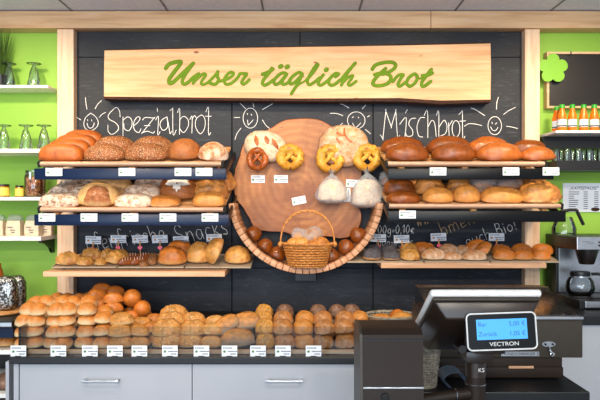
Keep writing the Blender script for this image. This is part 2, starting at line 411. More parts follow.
# timber frame
zt, zb = 2.47, PZ(28, -.07)
bm = B(-2.3, PX(431, -.07)-.001, -.07, .018, zb, zt, bev=.003)
structure(link('trim_2', bm, 'pine'))
bm = B(PX(431, -.07)+.001, 2.3, -.07, .018, zb, zt, bev=.003)
structure(link('trim_3', bm, 'pine'))
for i, (a, b) in enumerate(((57, 73.5), (525, 540))):
    structure(link('trim_%d' % (4+i), B(PX(a, -.06), PX(b, -.06), -.06, .018, .9, zb-.002, bev=.003), 'pine_v'))
# slate panels
xs = [PX(75.5, -.01), PX(232, -.01), PX(373, -.01), PX(523, -.01)]
ztop = zb-.004; zs1 = PZ(57, -.01); zs0 = .92; zsm = PZ(268, -.01)
slate = []
names = ['left', 'middle', 'right']
for i in range(3):
    o = link('blackboard', B(xs[i]+.003, xs[i+1]-.003, -.012, 0, zsm+.002, zs1-.003, bev=.001), 'slate')
    tag(o, ['black slate panel at left chalked with Spezialbrot behind the left bread shelves', 'black slate wall panel in the middle with two chalk suns behind the tree slice', 'black slate wall panel at right chalked with Mischbrot behind the right bread shelves'][i], 'blackboard', 'slate panels of the back wall')
    slate.append(o)
    structure(link('trim_%d' % (6+i), B(xs[i]+.003, xs[i+1]-.003, -.012, 0, zs0, zsm-.002, bev=.001), 'slate'))
for i, (a, b) in enumerate(((xs[0], .0), (.0, xs[3]))):
    structure(link('trim_%d' % (9+i), B(a+.003, b-.003, -.012, 0, zs1, ztop, bev=.001), 'slate'))

structure(link('trim_11', B(xs[0], xs[3], .0005, .0195, zs0, ztop), 'rubber'))
YC = -.013
# chalk
SP = [[(385,215),(380,170),(358,140),(320,165),(290,205),(300,235),(345,260),(370,290),(365,325),(320,355),(290,330),(288,280)],
 [(408,215),(408,365)], [(410,240),(445,215),(475,235),(480,280),(455,325),(420,310),(415,270)],
 [(490,290),(530,255),(545,225),(525,215),(500,245),(492,290),(505,325),(535,340),(552,310)]]
strokes(SP, (72,90), 8, YC, .62, 'lettering', 'chalk', slate[0], YC+.0005, YC-.0008)
SP2 = [[(20,240),(45,220),(110,225),(110,226),(20,340),(21,340),(60,330),(105,345),(115,330)], [(35,285),(80,285)],
 [(125,240),(148,215),(142,355),(160,335)], [(138,145),(140,170)],
 [(215,215),(175,240),(160,280),(180,320),(205,315),(222,285),(215,215)], [(216,215),(232,300),(240,350),(252,330)],
 [(240,165),(262,145)], [(262,145),(265,355),(290,320)], [(300,180),(318,155),(316,355)], [(316,240),(350,210),(385,240),(385,290),(350,340),(318,310)],
 [(400,235),(417,212),(415,345)], [(416,235),(435,205),(450,222)],
 [(490,200),(455,225),(442,270),(455,320),(485,350),(515,310),(522,250),(508,210),(490,200)], [(528,175),(548,145),(548,350),(565,340)], [(525,210),(570,210)]]
strokes(SP2, (140,90), 8, YC, .62, 'lettering', 'chalk', slate[0], YC+.0005, YC-.0008)
S1 = [[(150,185),(110,220),(95,270),(110,310),(150,325),(195,300),(210,260),(190,215),(150,185)], [(120,265),(130,295),(150,305),(170,290),(178,262)],
 [(124,236),(126,246)], [(157,238),(159,248)], [(108,60),(112,110),(120,155)], [(185,150),(205,115),(235,85)], [(218,220),(240,195),(268,180)], [(40,220),(70,238)], [(30,330),(90,322)]]
strokes(S1, (72,90), 8, YC, .6, 'sun_drawing', 'chalk', slate[0], YC+.0005, YC-.0008)
def ell(cx, cy, rx, ry, n=18): return [(cx+rx*math.cos(2*PI*k/n-.6), cy+ry*math.sin(2*PI*k/n-.6)) for k in range(n+1)]
S2 = [ell(203,225,58,80), [(180,240),(185,275),(190,278),(225,240)], [(179,187),(180,197)], [(211,193),(213,203)], [(120,105),(165,150)], [(225,105),(230,135)],
 [(300,157),(380,110)], [(75,220),(118,220)], [(300,240),(325,280),(357,308)], [(128,305),(95,350),(80,398)], [(203,345),(212,385)]]
strokes(S2, (225,90), 8, YC, .6, 'sun_drawing', 'chalk', slate[1], YC+.0005, YC-.0008, k=3)
S3 = [ell(250,243,70,68), [(220,265),(245,300),(285,265)], [(218,220),(228,214)], [(266,217),(270,225)], [(90,105),(140,115),(190,143)], [(42,187),(90,187),(143,205)],
 [(298,150),(325,122)], [(338,215),(358,205)], [(322,315),(365,350)], [(110,290),(142,265)]]
strokes(S3, (325,90), 8, YC, .6, 'sun_drawing', 'chalk', slate[1], YC+.0005, YC-.0008, k=3)
MI = [[(35,265),(52,290),(53,288),(72,110),(73,112),(108,210),(109,208),(138,110),(139,112),(150,275),(165,270)], [(165,195),(208,150),(200,275)], [(203,120),(215,98)],
 [(270,155),(240,160),(225,195),(250,235),(248,270),(215,275),(205,255)], [(330,150),(300,155),(280,210),(290,270),(318,280)],
 [(328,135),(350,108),(352,285)], [(352,215),(378,170),(398,190),(408,275)], [(410,135),(425,112),(425,290)], [(427,215),(460,168),(480,205),(470,255),(432,275)],
 [(490,185),(495,285)], [(495,205),(515,170)], ell(540,225,26,54), [(560,130),(583,105)], [(583,105),(585,285),(600,275)], [(565,175),(604,172)]]
strokes(MI, (375,95), 6.667, YC, .62, 'lettering', 'chalk', slate[2], YC+.0005, YC-.0008, k=4)
S4 = [ell(318,325,54,72), [(285,335),(300,360),(325,365),(342,340)], [(294,298),(300,308)], [(322,313),(334,303)], [(130,185),(165,198),(238,245)], [(347,98),(335,140),(332,195)],
 [(390,235),(430,205),(485,178)], [(410,330),(450,335),(500,348)], [(75,330),(110,310),(160,312),(215,325)]]
strokes(S4, (455,85), 8, YC, .6, 'sun_drawing', 'chalk', slate[2], YC+.0005, YC-.0008, k=3)
# single-stroke hand for the lower chalk lines: glyph strokes in a 1-high box (y down), advance
G = {'o': (.55, [[(.28,.45),(.08,.6),(.06,.85),(.25,1),(.45,.85),(.46,.6),(.28,.45)]]), 'f': (.4, [[(.42,.08),(.28,0),(.18,.2),(.16,1.3)], [(.0,.5),(.38,.48)]]),
 'e': (.5, [[(.05,.75),(.4,.65),(.38,.47),(.2,.45),(.05,.7),(.12,.97),(.42,.9)]]), 'n': (.55, [[(.05,.45),(.07,1)], [(.07,.65),(.25,.45),(.4,.55),(.44,1)]]),
 'r': (.4, [[(.06,.45),(.08,1)], [(.08,.65),(.22,.45),(.36,.52)]]), 'i': (.25, [[(.1,.45),(.12,1)], [(.1,.2),(.11,.28)]]),
 's': (.42, [[(.36,.5),(.18,.44),(.06,.58),(.3,.78),(.28,.97),(.04,.95)]]), 'c': (.45, [[(.4,.5),(.2,.44),(.05,.7),(.15,.98),(.4,.92)]]),
 'h': (.55, [[(.05,.0),(.08,1)], [(.08,.62),(.28,.45),(.42,.58),(.45,1)]]), 'S': (.6, [[(.5,.15),(.3,.0),(.08,.15),(.15,.42),(.45,.6),(.45,.88),(.2,1),(.02,.85)]]),
 'a': (.55, [[(.42,.5),(.2,.45),(.05,.7),(.18,.98),(.4,.8),(.42,.48)], [(.42,.48),(.45,1)]]), 'k': (.5, [[(.06,0),(.08,1)], [(.4,.42),(.1,.72)], [(.12,.7),(.42,1)]]),
 'u': (.55, [[(.05,.45),(.06,.8),(.2,1),(.38,.9),(.44,.45)], [(.44,.45),(.48,1)]]), 'B': (.6, [[(.08,0),(.1,1)], [(.08,.02),(.4,.05),(.42,.35),(.12,.45)], [(.12,.45),(.48,.55),(.48,.9),(.1,1)]]),
 'm': (.8, [[(.05,.45),(.07,1)], [(.07,.62),(.22,.45),(.35,.55),(.37,1)], [(.37,.6),(.52,.45),(.65,.55),(.7,1)]]), '!': (.3, [[(.12,0),(.12,.72)], [(.12,.92),(.13,1)]]),
 '1': (.35, [[(.0,.25),(.2,0)], [(.2,0),(.2,1)]]), '0': (.6, [[(.28,0),(.08,.3),(.06,.7),(.25,1),(.46,.7),(.47,.3),(.28,0)]]), '2': (.55, [[(.05,.2),(.25,0),(.42,.2),(.3,.6),(.04,.98),(.05,1),(.45,.95)]]),
 '5': (.5, [[(.42,.0),(.1,.02),(.09,.03),(.08,.42),(.35,.4),(.42,.75),(.25,1),(.02,.92)]]), '9': (.55, [[(.42,.3),(.2,.45),(.06,.25),(.2,.0),(.42,.1),(.42,.6),(.38,1)]]),
 'g': (.55, [[(.42,.5),(.2,.45),(.05,.7),(.18,.95),(.4,.8),(.42,.48)], [(.42,.48),(.42,1.2),(.2,1.4),(.05,1.25)]]), ',': (.22, [[(.1,.9),(.04,1.12)]]),
 '=': (.4, [[(.05,.6),(.3,.58)], [(.05,.8),(.3,.78)]]), '€': (.5, [[(.45,.5),(.25,.42),(.1,.7),(.22,1),(.45,.93)], [(.0,.65),(.3,.63)], [(.0,.78),(.3,.76)]]), ' ': (.35, []),
 'w': (.7, [[(.05,.3),(.18,1),(.19,.98),(.33,.5),(.34,.52),(.46,1),(.47,.98),(.62,.3)]])}
def hand(text, px, py, h, slope, slant, parent, m='chalk', w=.5, sx=1.0):
    bm = bmesh.new(); x = 0
    for ch in text:
        adv, st = G[ch]
        for s_ in st:
            pts = smoothpts(s_, 4); q = []
            for a, b in pts:
                X = (x+a)*h*sx+(1-b)*h*slant; Y = (b-1)*h
                q.append(P(px+X, py+Y+X*slope, YC))
            ribbon(bm, [(v.x, v.z) for v in q], w/sc(YC), YC+.0005, YC-.0008)
        x += adv+.08
    return link('lettering', bm, m, parent)
hand('ofenfrische', 88, 251, 18, -.14, -.30, slate[0], sx=.76, w=.55)
hand('Snacks', 178, 244, 19, -.20, -.30, slate[0], sx=.78, w=.55)
hand('200g=0,10€', 373, 234, 8.5, -.02, .05, slate[2], sx=.85)
hand('150g=0,20€', 375, 246.5, 8, -.04, .05, slate[2], sx=.85)
hand('ww', 417, 226, 11, -.25, -.25, slate[2], 'chalk_tan', sx=.8)
hand('hmen', 442, 236, 15, -.40, -.3, slate[2], 'chalk_tan', sx=.85)
hand('auch Bio!', 467, 247, 13, -.36, -.3, slate[2], sx=.82)

# ------------------------------------------------------------------ wooden sign
sg = thing('wooden_sign', 'long pine plank sign lettered Unser täglich Brot in green script', 'sign', (0, 0, 0))
pts = [(104.5, 50.5), (200, 48.5), (300, 47), (400, 45.5), (490.5, 43.5), (491, 72), (490.5, 99.5), (440, 100.5), (400, 98), (300, 98.5), (200, 97.5), (104, 96.5), (104, 74)]
YS = -.10
link('plank', prism(bmesh.new(), [(P(x, y, YS).x, P(x, y, YS).z) for x, y in pts], YS, -.022), 'sign_wood', sg)
e = [(104, 96.5), (200, 97.5), (300, 98.5), (400, 98), (440, 100.5), (490.5, 99.5)]
dn = [(490.5, 102), (440, 104), (400, 101.3), (300, 101.3), (200, 100), (104, 99)]
link('bark_edge', prism(bmesh.new(), [(P(x, y, YS+.005).x, P(x, y, YS+.005).z-.001) for x, y in e+dn], YS-.001, -.024), 'bark', sg)
e = [(106, 50.3), (200, 48.3), (300, 46.8), (400, 45.3), (490, 43.3)]; dn = [(490, 42.6), (400, 44.4), (300, 46.2), (200, 47.8), (106, 49.8)]
link('bark_edge', prism(bmesh.new(), [(P(x, y, YS+.005).x, P(x, y, YS+.005).z+.001) for x, y in e+dn], YS+.005, -.024), 'bark', sg)
yb, yf = YS+.002, YS-.003
W1 = 3.3
U = [{'p': [(72,122),(90,98),(130,82),(172,78),(160,105),(125,150),(95,195),(98,222),(125,212),(180,160),(225,118),(255,90)], 'w': 3.6},
 {'p': [(255,90),(225,130),(195,175),(182,210),(195,228),(222,215),(262,178),(292,160)], 'w': 3.2},
 {'p': [(288,162),(272,190),(255,222)], 'w': 3}, {'p': [(258,215),(295,180),(325,158),(338,168),(318,198),(308,222),(325,230),(358,212),(395,175),(420,145)], 'w': 2.7},
 {'p': [(418,145),(416,175),(424,202),(402,228),(368,222)], 'w': 3.1}, {'p': [(424,210),(465,200),(505,180),(524,158),(505,148),(478,168),(462,200),(470,226),(500,226),(535,202),(560,172)], 'w': 2.8},
 {'p': [(556,178),(568,158),(590,158),(612,160),(592,188),(578,215),(590,228),(612,215),(628,198)], 'w': 2.9}]
strokes(U, (155,50), 6.667, YS, 3, 'lettering', 'letter_green', sg, yb, yf)
T_ = [{'p': [(212,122),(190,158),(160,195),(150,222),(165,235),(192,222),(222,200)], 'w': 3.1}, {'p': [(150,162),(185,150),(220,128)], 'w': 3.4},
 {'p': [(312,162),(288,152),(252,172),(226,208),(238,230),(268,215),(305,168)], 'w': 3}, {'p': [(308,168),(286,200),(282,226),(305,226),(335,205)], 'w': 2.9},
 {'p': [(415,160),(392,150),(352,176),(328,208),(340,226),(370,212),(412,165)], 'w': 3}, {'p': [(414,165),(385,225),(342,292)], 'w': 3}, {'p': [(345,288),(385,238),(440,202)], 'w': 1.8},
 {'p': [(438,205),(480,160),(512,115),(520,95),(502,108),(472,155),(450,205),(462,232),(495,215),(530,185)], 'w': 2.8}, {'p': [(556,165),(530,200),(522,226),(542,234),(580,208),(600,190)], 'w': 2.9},
 {'p': [(268,112),(276,108)], 'w': 4.2}, {'p': [(311,114),(319,110)], 'w': 4.2}, {'p': [(572,134),(578,130)], 'w': 4}]
strokes(T_, (240,50), 6.667, YS, 3, 'lettering', 'letter_green', sg, yb, yf)
C_ = [{'p': [(155,268),(188,240),(150,238),(100,285),(86,325),(108,352),(150,342),(200,300)], 'w': 3}, {'p': [(200,305),(270,220),(350,130)], 'w': 2.6}, {'p': [(352,132),(270,235),(214,350)], 'w': 3},
 {'p': [(216,340),(280,275),(330,255),(312,290),(282,335),(296,355),(330,338),(362,312)], 'w': 2.6}]
strokes(C_, (320,50), 10, YS, 3, 'lettering', 'letter_green', sg, yb, yf)
B_ = [{'p': [(92,145),(115,115),(170,96),(235,92),(266,108),(255,140),(210,168),(165,182)], 'w': 3.3}, {'p': [(110,185),(150,176),(205,180),(232,205),(212,248),(150,268),(102,262),(100,235),(135,192),(192,140)], 'w': 3.3},
 {'p': [(246,238),(285,192),(325,186),(305,215),(286,255),(298,272),(345,240)], 'w': 2.9}, {'p': [(400,182),(365,210),(350,248),(372,272),(410,250),(430,210),(415,180),(395,184)], 'w': 3}, {'p': [(425,205),(450,215),(470,200)], 'w': 1.8},
 {'p': [(535,145),(500,190),(465,240),(466,272),(492,266),(530,236)], 'w': 3.1}, {'p': [(468,192),(505,190),(542,172)], 'w': 3.2}]
strokes(B_, (360,50), 7.5, YS, 3, 'lettering', 'letter_green', sg, yb, yf)

# ------------------------------------------------------------------ bread meshes
def loaf_mesh(name, L, W, H, p=2.2, q=None, seed=0, amp=.03, pinch=0, groove=0, slash=0, taper=0, sub=4, bot=.2, bumps=0, bfreq=9, twist=0):
    bm = bmesh.new(); bmesh.ops.create_icosphere(bm, subdivisions=sub, radius=1)
    off = Vector((seed*3.7, seed*1.3, seed*7.1)); q = q or p
    for v in bm.verts:
        d = v.co.normalized(); x, y, z = d
        r = (abs(x)**p+abs(y)**q+abs(z)**2.2)**(-1/((p+q+2.2)/3))
        r *= 1+amp*noise.noise(d*2.2+off)+amp*.5*noise.noise(d*5+off)
        if bumps: r *= 1+bumps*abs(noise.noise(d*bfreq+off))
        X, Yv, Z = x*r, y*r, z*r
        if pinch: k = 1-pinch*math.exp(-(X/.16)**2); Yv *= k; Z = Z*k if Z > 0 else Z
        if taper: k = 1-taper*abs(X)**2.5; Yv *= k; Z = Z*(1-taper*.6*abs(X)**2.5)
        if groove and Z > 0: Z -= groove*math.exp(-(Yv/.10)**2)*max(0, 1-abs(X)**4)
        if slash and Z > .2:
            s_ = math.sin(X*slash*PI+Yv*1.6); Z -= .10*max(0, s_-.72)/.28*Z
        if twist and Z > 0: Z += .08*math.sin(X*twist+Yv*3)
        Z = Z if Z > 0 else Z*bot/(1-bot)
        v.co = (X*L/2, Yv*W/2, (Z+bot/(1-bot))*H*(1-bot))
    me = bpy.data.meshes.new(name); bm.to_mesh(me); bm.free()
    for f in me.polygons: f.use_smooth = True
    return me
KIND = {}   # kind -> (nominal L, [mesh variants], object name, H)
def kind(k, oname, mat, L, W, H, nvar=2, **kw):
    ms = []
    for i in range(nvar):
        me = loaf_mesh(oname, L, W, H, seed=hash_(k)+i*5, **kw); me.materials.append(M['b_'+mat]); ms.append(me)
    KIND[k] = (L, ms, oname, H)
def hash_(s): return sum(ord(c)*(i+3) for i, c in enumerate(s)) % 97
kind('longdark', 'bread_loaf', 'dark', .20, .115, .082, 3, p=2.2, amp=.05, taper=.15)
kind('longbrown', 'bread_loaf', 'brown', .20, .115, .082, 2, p=2.2, amp=.05, taper=.15)
kind('tin', 'tin_loaf', 'tin', .185, .088, .085, 2, p=4.5, q=2.8, amp=.03, slash=0)
kind('grain', 'seeded_loaf', 'grain', .185, .11, .08, 2, p=2.6, amp=.05, taper=.2)
kind('fineround', 'round_loaf', 'fine', .145, .14, .092, 1, p=2.1, amp=.03)
kind('flourc', 'floured_loaf', 'flourc', .125, .12, .075, 1, amp=.06)
kind('crackle', 'floured_loaf', 'crackle', .165, .10, .078, 2, p=3.4, amp=.05)
kind('ladder', 'floured_loaf', 'ladder', .16, .10, .08, 2, p=4, q=2.8, amp=.03)
kind('ringback', 'rustic_loaf', 'ring_pale', .185, .11, .10, 1, p=2.2, amp=.04)
kind('grain2', 'seeded_loaf', 'sesame', .145, .11, .072, 1, p=2.4, amp=.06, bumps=.1)
kind('goldbox', 'bread_loaf', 'gold', .15, .10, .065, 1, p=3.5, amp=.05)
kind('twist', 'twisted_loaf', 'rust', .15, .11, .09, 2, p=2.3, amp=.08, twist=12, bumps=.1)
kind('goldoval', 'bread_loaf', 'gold', .14, .10, .078, 2, p=2.1, amp=.03)
kind('goldlong', 'bread_loaf', 'gold', .19, .11, .075, 1, p=2.3, amp=.05)
kind('rustbig', 'rustic_loaf', 'rust', .17, .13, .085, 2, p=2.3, amp=.10, bumps=.12)
kind('snackloaf', 'bread_loaf', 'roll_or', .14, .10, .085, 2, p=2.2, amp=.05, slash=1.2)
kind('golden', 'round_loaf', 'croi', .125, .11, .085, 2, p=2.1, amp=.05, bumps=.06)
kind('roundbrown', 'bread_roll', 'dark', .075, .07, .062, 2, p=2.05, amp=.03)
kind('double', 'double_roll', 'roll', .125, .085, .05, 3, p=2.8, q=2.4, amp=.03, pinch=.2)
kind('single', 'bread_roll', 'roll', .085, .09, .05, 2, p=2.3, amp=.04, groove=.12)
kind('torp', 'oval_roll', 'roll_or', .10, .062, .05, 2, p=2.1, amp=.03, groove=.12)
kind('kaiser', 'round_roll', 'roll_or', .078, .078, .055, 1, p=2.05, amp=.02)
kind('bseed', 'seeded_roll', 'roll_seed', .115, .075, .052, 2, p=2.2, amp=.04, taper=.1)
kind('bseeds', 'seeded_roll', 'sesame', .09, .08, .052, 2, p=2.2, amp=.04)
kind('cheese', 'cheese_roll', 'cheese', .12, .09, .062, 2, p=2.3, amp=.07, bumps=.18, bfreq=7)
kind('pump', 'seeded_roll', 'pump', .075, .075, .055, 2, p=2.2, amp=.05, bumps=.12)
kind('oval', 'oval_roll', 'pale', .12, .08, .06, 2, p=2.2, amp=.05, bumps=.06)
kind('bigflour', 'floured_roll', 'bigf', .16, .10, .078, 2, p=2.4, amp=.06)
kind('rolla', 'bread_roll', 'flourr', .09, .09, .058, 3, p=2.4, amp=.05)
kind('rollb', 'bread_roll', 'gold', .09, .09, .058, 2, p=2.4, amp=.05, groove=.08)
kind('rye', 'rye_roll', 'rye', .078, .078, .056, 2, p=2.2, amp=.04)
kind('poppy', 'poppy_seed_roll', 'poppy', .09, .075, .058, 2, p=2.3, amp=.04)
kind('cheeser', 'cheese_roll', 'croi', .085, .08, .065, 2, p=2.2, amp=.06, bumps=.1)
kind('snackfl', 'floured_roll', 'snackf', .10, .065, .05, 2, p=2.2, amp=.05, groove=.1)
kind('snackor', 'bread_roll', 'roll_or', .10, .07, .055, 2, p=2.2, amp=.04, slash=1.3)
kind('pastry', 'filled_pastry', 'croi', .10, .07, .05, 2, p=2.1, amp=.10, twist=16, bumps=.12)
kind('glaze', 'glazed_stick', 'choc', .10, .045, .035, 2, p=3, q=2.4, amp=.04)
kind('nutty', 'nut_pastry', 'nut', .07, .06, .045, 1, p=2.2, amp=.1, bumps=.2)
kind('farmer', 'floured_loaf', 'flourw', .22, .19, .075, 1, p=2.2, amp=.04)
rnd = random.Random(4)
def bread(k, loc, L, rot=(0,0,0), label='', cat='bread', group=None, zs=1, var=None):
    nL, ms, on, H = KIND[k]; me = ms[(rnd.randrange(len(ms)) if var is None else var) % len(ms)]
    o = bpy.data.objects.new(on, me); COL.objects.link(o); o.location = loc; o.rotation_euler = rot; s = L/nL; o.scale = (s, s, s*zs)
    return tag(o, label, cat, group)

# ------------------------------------------------------------------ tilted shelf tiers
def lines(bm, x0, x1, z0, z1, y, seed=0):   # unreadable small print: rows of short dashes
    r = random.Random(seed)
    h = (z1-z0)
    for zz, a, b in ((.80, .06, .62), (.45, .38, .94), (.18, .55, .92)):
        x = x0+(x1-x0)*a
        while x < x0+(x1-x0)*b:
            l = (x1-x0)*r.uniform(.04, .1); box(bm, x, x+l, y-.0003, y, z0+h*(zz-.05), z0+h*(zz+.05)); x += l*1.25
    return bm
def price_tag_mesh():
    t_ = thing('price_label', 'x', 'price label')
    link('card', B(-.0355, .0355, -.0015, 0, -.017, .017, bev=.0005), 'paper', t_)
    link('print', lines(bmesh.new(), -.033, .033, -.015, .015, -.0016), 'ink', t_)
    link('logo', prism(bmesh.new(), [(-.025+.006*math.cos(2*PI*k/10), -.003+.0045*math.sin(2*PI*k/10)) for k in range(10)], -.0021, -.0016), 'green_ink', t_)
    return t_
TAG0 = price_tag_mesh(); tag_used = [False]
def price_label(loc, rot, label, group):
    if not tag_used[0]:
        TAG0.location = loc; TAG0.rotation_euler = rot; TAG0['label'] = label; TAG0['group'] = group; tag_used[0] = True; return TAG0
    return dup(TAG0, loc, rot, label, group)
TILT = .27
def tier(xl, xr, Yf, Zf, label, railmat, xrl, xrr):
    """xl..xr px span of the tray lip at Yf, Zf = height of the tray surface at the front"""
    t_ = thing('bread_shelf', label, 'shelf', (0, Yf, Zf), (TILT, 0, 0))
    a, b = PX(xl, Yf), PX(xr, Yf); dep = .40/math.cos(TILT)
    bm = bmesh.new()
    for i in range(8): y = .005+i*(dep-.03)/7; box(bm, a, b, y, y+.030, -.014, 0, bev=.002)
    for x in (a+.06, (a+b)/2, b-.06): box(bm, x-.012, x+.012, 0, dep, -.026, -.0142)
    link('slat_grid', bm, 'slat_wood', t_)
    bm = bmesh.new(); tube(bm, [(a-.002, -.008, .002), (b+.002, -.008, .002)], .0105, 12)
    link('front_lip', bm, 'lip', t_, True)
    for x in (a-.008, b+.008): link('end_cap', B(x-.005, x+.005, -.02, .014, -.012, .014, bev=.002), 'rubber', t_)
    zr = -.021
    rm = Matrix.Rotation(-TILT, 4, 'X')
    ra, rb = PX(xrl, Yf-.03), PX(xrr, Yf-.03)
    bm = bmesh.new(); box(bm, ra, rb, -.030, -.012, zr-.048, zr+.0, bev=.003, mtx=rm)
    link('price_rail', bm, railmat, t_, .6)
    bm = bmesh.new(); rm4 = rm
    # side brackets back to the wall
    for x in (ra+.008, rb-.008):
        bb = bmesh.new()
        for u in (0, 1): pass
        box(bb, x-.005, x+.005, -.012, dep+.0, -.052, -.028)
        link('bracket', bb, 'black', t_)
    return t_
def tz(Zf, Yf, Y): return Zf+(Y-Yf)*math.tan(TILT)
YF = -.42
ZU, ZM = PZ(163, YF)-.004, PZ(209, YF)-.002
ZMR, = (PZ(205.5, YF)-.002,)
tier(42, 221, YF, ZU, 'upper left tilted slatted bread shelf with blue price rail, below the word Spezialbrot', 'rail_blue', 34, 226)
tier(42, 223, YF, ZM, 'second tilted slatted bread shelf at left with blue price rail, holding floured loaves', 'rail_blue', 34, 229)
tier(388, 543, YF, ZU, 'upper right tilted slatted bread shelf with black price rail, below the word Mischbrot', 'rail_black', 388, 554)
sh4 = tier(389, 559, YF, ZMR, 'second tilted slatted bread shelf at right with black price rail and bent handle', 'rail_black', 388, 566)
bm = tube(bmesh.new(), [(PX(559, YF), -.018, -.02), (PX(569, YF), -.02, -.012), (PX(575, YF), -.022, -.014), (PX(583, YF), -.025, -.077)], .0075, 8)
link('handle', bm, 'rubber', sh4, True)
GL = 'price labels on the shelf rails'
def rail_z(Zf): return Zf-.021-.024
place = ['leftmost', 'second from left', 'third from left', 'fourth from left', 'fifth from left']
for px, lb in ((54, 'leftmost, below the tin loaves'), (127, 'second from left, below the seeded loaves'), (183, 'third from left, below the round loaf'), (204, 'rightmost, below the cracked floured loaf')):
    price_label((PX(px, YF-.035), YF-.0345, PZ(172, YF-.03)), (0, 0, 0), 'white price label on upper left blue rail, ' + lb, GL)
for px, lb in ((47, 'leftmost'), (89, 'second from left'), (130, 'third from left'), (168, 'fourth from left'), (210, 'rightmost')):
    price_label((PX(px, YF-.035), YF-.0345, PZ(217.5, YF-.03)), (0, 0, 0), 'white price label on the lower left blue rail, ' + lb, GL)
for px, lb in ((438, 'leftmost'), (511, 'middle one'), (551, 'at the right end')):
    price_label((PX(px, YF-.035), YF-.0345, PZ(171.5, YF-.03)), (0, 0, 0), 'white price label on the upper right black rail, ' + lb, GL)
price_label((PX(407.5, YF-.035), YF-.0345, PZ(214.5, YF-.03)), (0, 0, 0), 'only white price label on the lower right black rail', GL)

def on(kindname, px, Y, wpx, Zf, label, rz=0, rx=None, zs=1, group=None, lift=0, var=None, ry=0):
    s = sc(Y); L = wpx/s
    return bread(kindname, ((px-300)/s, Y, tz(Zf, YF, Y)+lift), L, (TILT if rx is None else rx, ry, rz), label, group=group, zs=zs, var=var)
U_ = ZU
# upper left
G1 = 'loaves on the upper left shelf'
on('tin', 62.5, -.365, 43, U_, 'front orange-brown tin loaf of the four at the left shelf end', 0, group=G1, zs=.9)
on('tin', 70, -.27, 42, U_, 'second tin loaf from the front in the row of four at upper left', 0, group=G1, zs=.95)
on('tin', 77, -.175, 41, U_, 'third tin loaf from the front in the row of four at upper left', 0, group=G1)
on('tin', 84, -.08, 40, U_, 'rearmost and highest tin loaf of the row of four at upper left', 0, group=G1, zs=1.05)
on('grain', 105.5, -.34, 42, U_, 'front left seeded brown loaf beside the tin loaves', .05, group=G1, zs=.9)
on('grain', 147, -.34, 44, U_, 'front right seeded brown loaf, beside the round loaf on the upper left shelf', -.03, group=G1, zs=.9)
on('grain', 115, -.2, 42, U_, 'rear left seeded brown loaf, half hidden behind another', .05, group=G1)
on('grain', 153, -.2, 42, U_, 'rear right seeded brown loaf touching the round loaf', -.05, group=G1)
on('fineround', 185, -.32, 33, U_, 'round fine-seeded brown loaf on the upper left shelf', 0, group=G1)
on('flourc', 213, -.34, 30, U_, 'small cracked white-floured round loaf at the upper left shelf end', .3, group=G1)
# second left
G2 = 'loaves on the second left shelf'; m_ = ZM
on('crackle', 60.5, -.365, 40, m_, 'front flour-crackled loaf at the left end of the second shelf', 0, group=G2, zs=.72)
on('crackle', 70, -.265, 40, m_, 'middle flour-crackled loaf of the three at the left end', 0, group=G2, zs=.88)
on('crackle', 80, -.165, 40, m_, 'rearmost flour-crackled loaf under the upper left rail', 0, group=G2)
# ring-topped loaf: pale crust with a brown baked opening
rb = bread('ringback', (PX(99, -.35), -.35, tz(m_, YF, -.35)), 42/sc(-.35), (TILT, 0, 0), 'pale loaf with a large brown open crust face on the second left shelf', group=G2)
me = loaf_mesh('crust_face', .135, .10, .095, p=2.2, seed=3, amp=.05); me.materials.append(M['b_ring_in'])
cf = bpy.data.objects.new('crust_face', me); COL.objects.link(cf); cf.parent = rb; cf.location = (.006, -.016, .0); 
on('ringback', 112, -.2, 42, m_, 'golden pale loaf standing behind the open-faced loaf', .1, group=G2, zs=1.05)
on('ladder', 134.5, -.365, 37, m_, 'front white powdered loaf in the middle of the second left shelf', 0, group=G2, zs=.68)
on('ladder', 143, -.265, 37, m_, 'middle white powdered loaf of the three in a row', 0, group=G2, zs=.85)
on('ladder', 152, -.165, 36, m_, 'rearmost white powdered loaf below the upper rail', 0, group=G2)
on('grain2', 165, -.35, 32, m_, 'low seeded brown loaf in front of the star-dusted loaf', 0, group=G2, zs=.62)
sl = on('fineround', 181, -.22, 44, m_, 'brown loaf dusted with a white flour star on the second left shelf', 0, group=G2, zs=.88)
# flour star (palm-shaped dusting lying on the crust)
bm = bmesh.new(); nL, ms, _, H = KIND['fineround']; src = sl.data
from mathutils.bvhtree import BVHTree
bt = BVHTree.FromPolygons([v.co for v in src.vertices], [p.vertices for p in src.polygons])
for ang, ln in ((90, .05), (60, .05), (35, .052), (15, .05), (120, .05), (145, .052), (165, .05), (-90, .03), (-60, .025), (-120, .025)):
    a = math.radians(ang); prev = None; N = 8
    for i in range(N+1):
        u = i/N; r = .003+ln*.72*u; w_ = .0055*math.sin(PI*min(1, u*.9+.1))+.0006
        cx, cy = r*math.cos(a), r*math.sin(a)*.6-.053
        row = []
        for s_ in (-1, 1):
            x, y = cx-math.sin(a)*w_*s_, cy+math.cos(a)*w_*s_
            h = bt.ray_cast(Vector((x, y, .3)), Vector((0, 0, -1)))
            row.append(bm.verts.new((h[0]+h[1]*.0034) if h[0] else (x, y, .05)))
        if prev: bm.faces.new((prev[0], row[0], row[1], prev[1]))
        prev = row
M['flour'] = plain('flour', '#efe6d8', .9)
link('flour_star', bm, 'flour', sl, True)
on('goldbox', 209.5, -.355, 32, m_, 'small golden crusty loaf at the right front of the second left shelf', 0, group=G2)
on('twist', 211, -.24, 34, m_, 'rough twisted golden loaf behind the small golden one', .2, group=G2, zs=1.1)
on('twist', 219, -.12, 34, m_, 'rearmost twisted golden loaf near the tree slice', -.2, group=G2, zs=1.15)
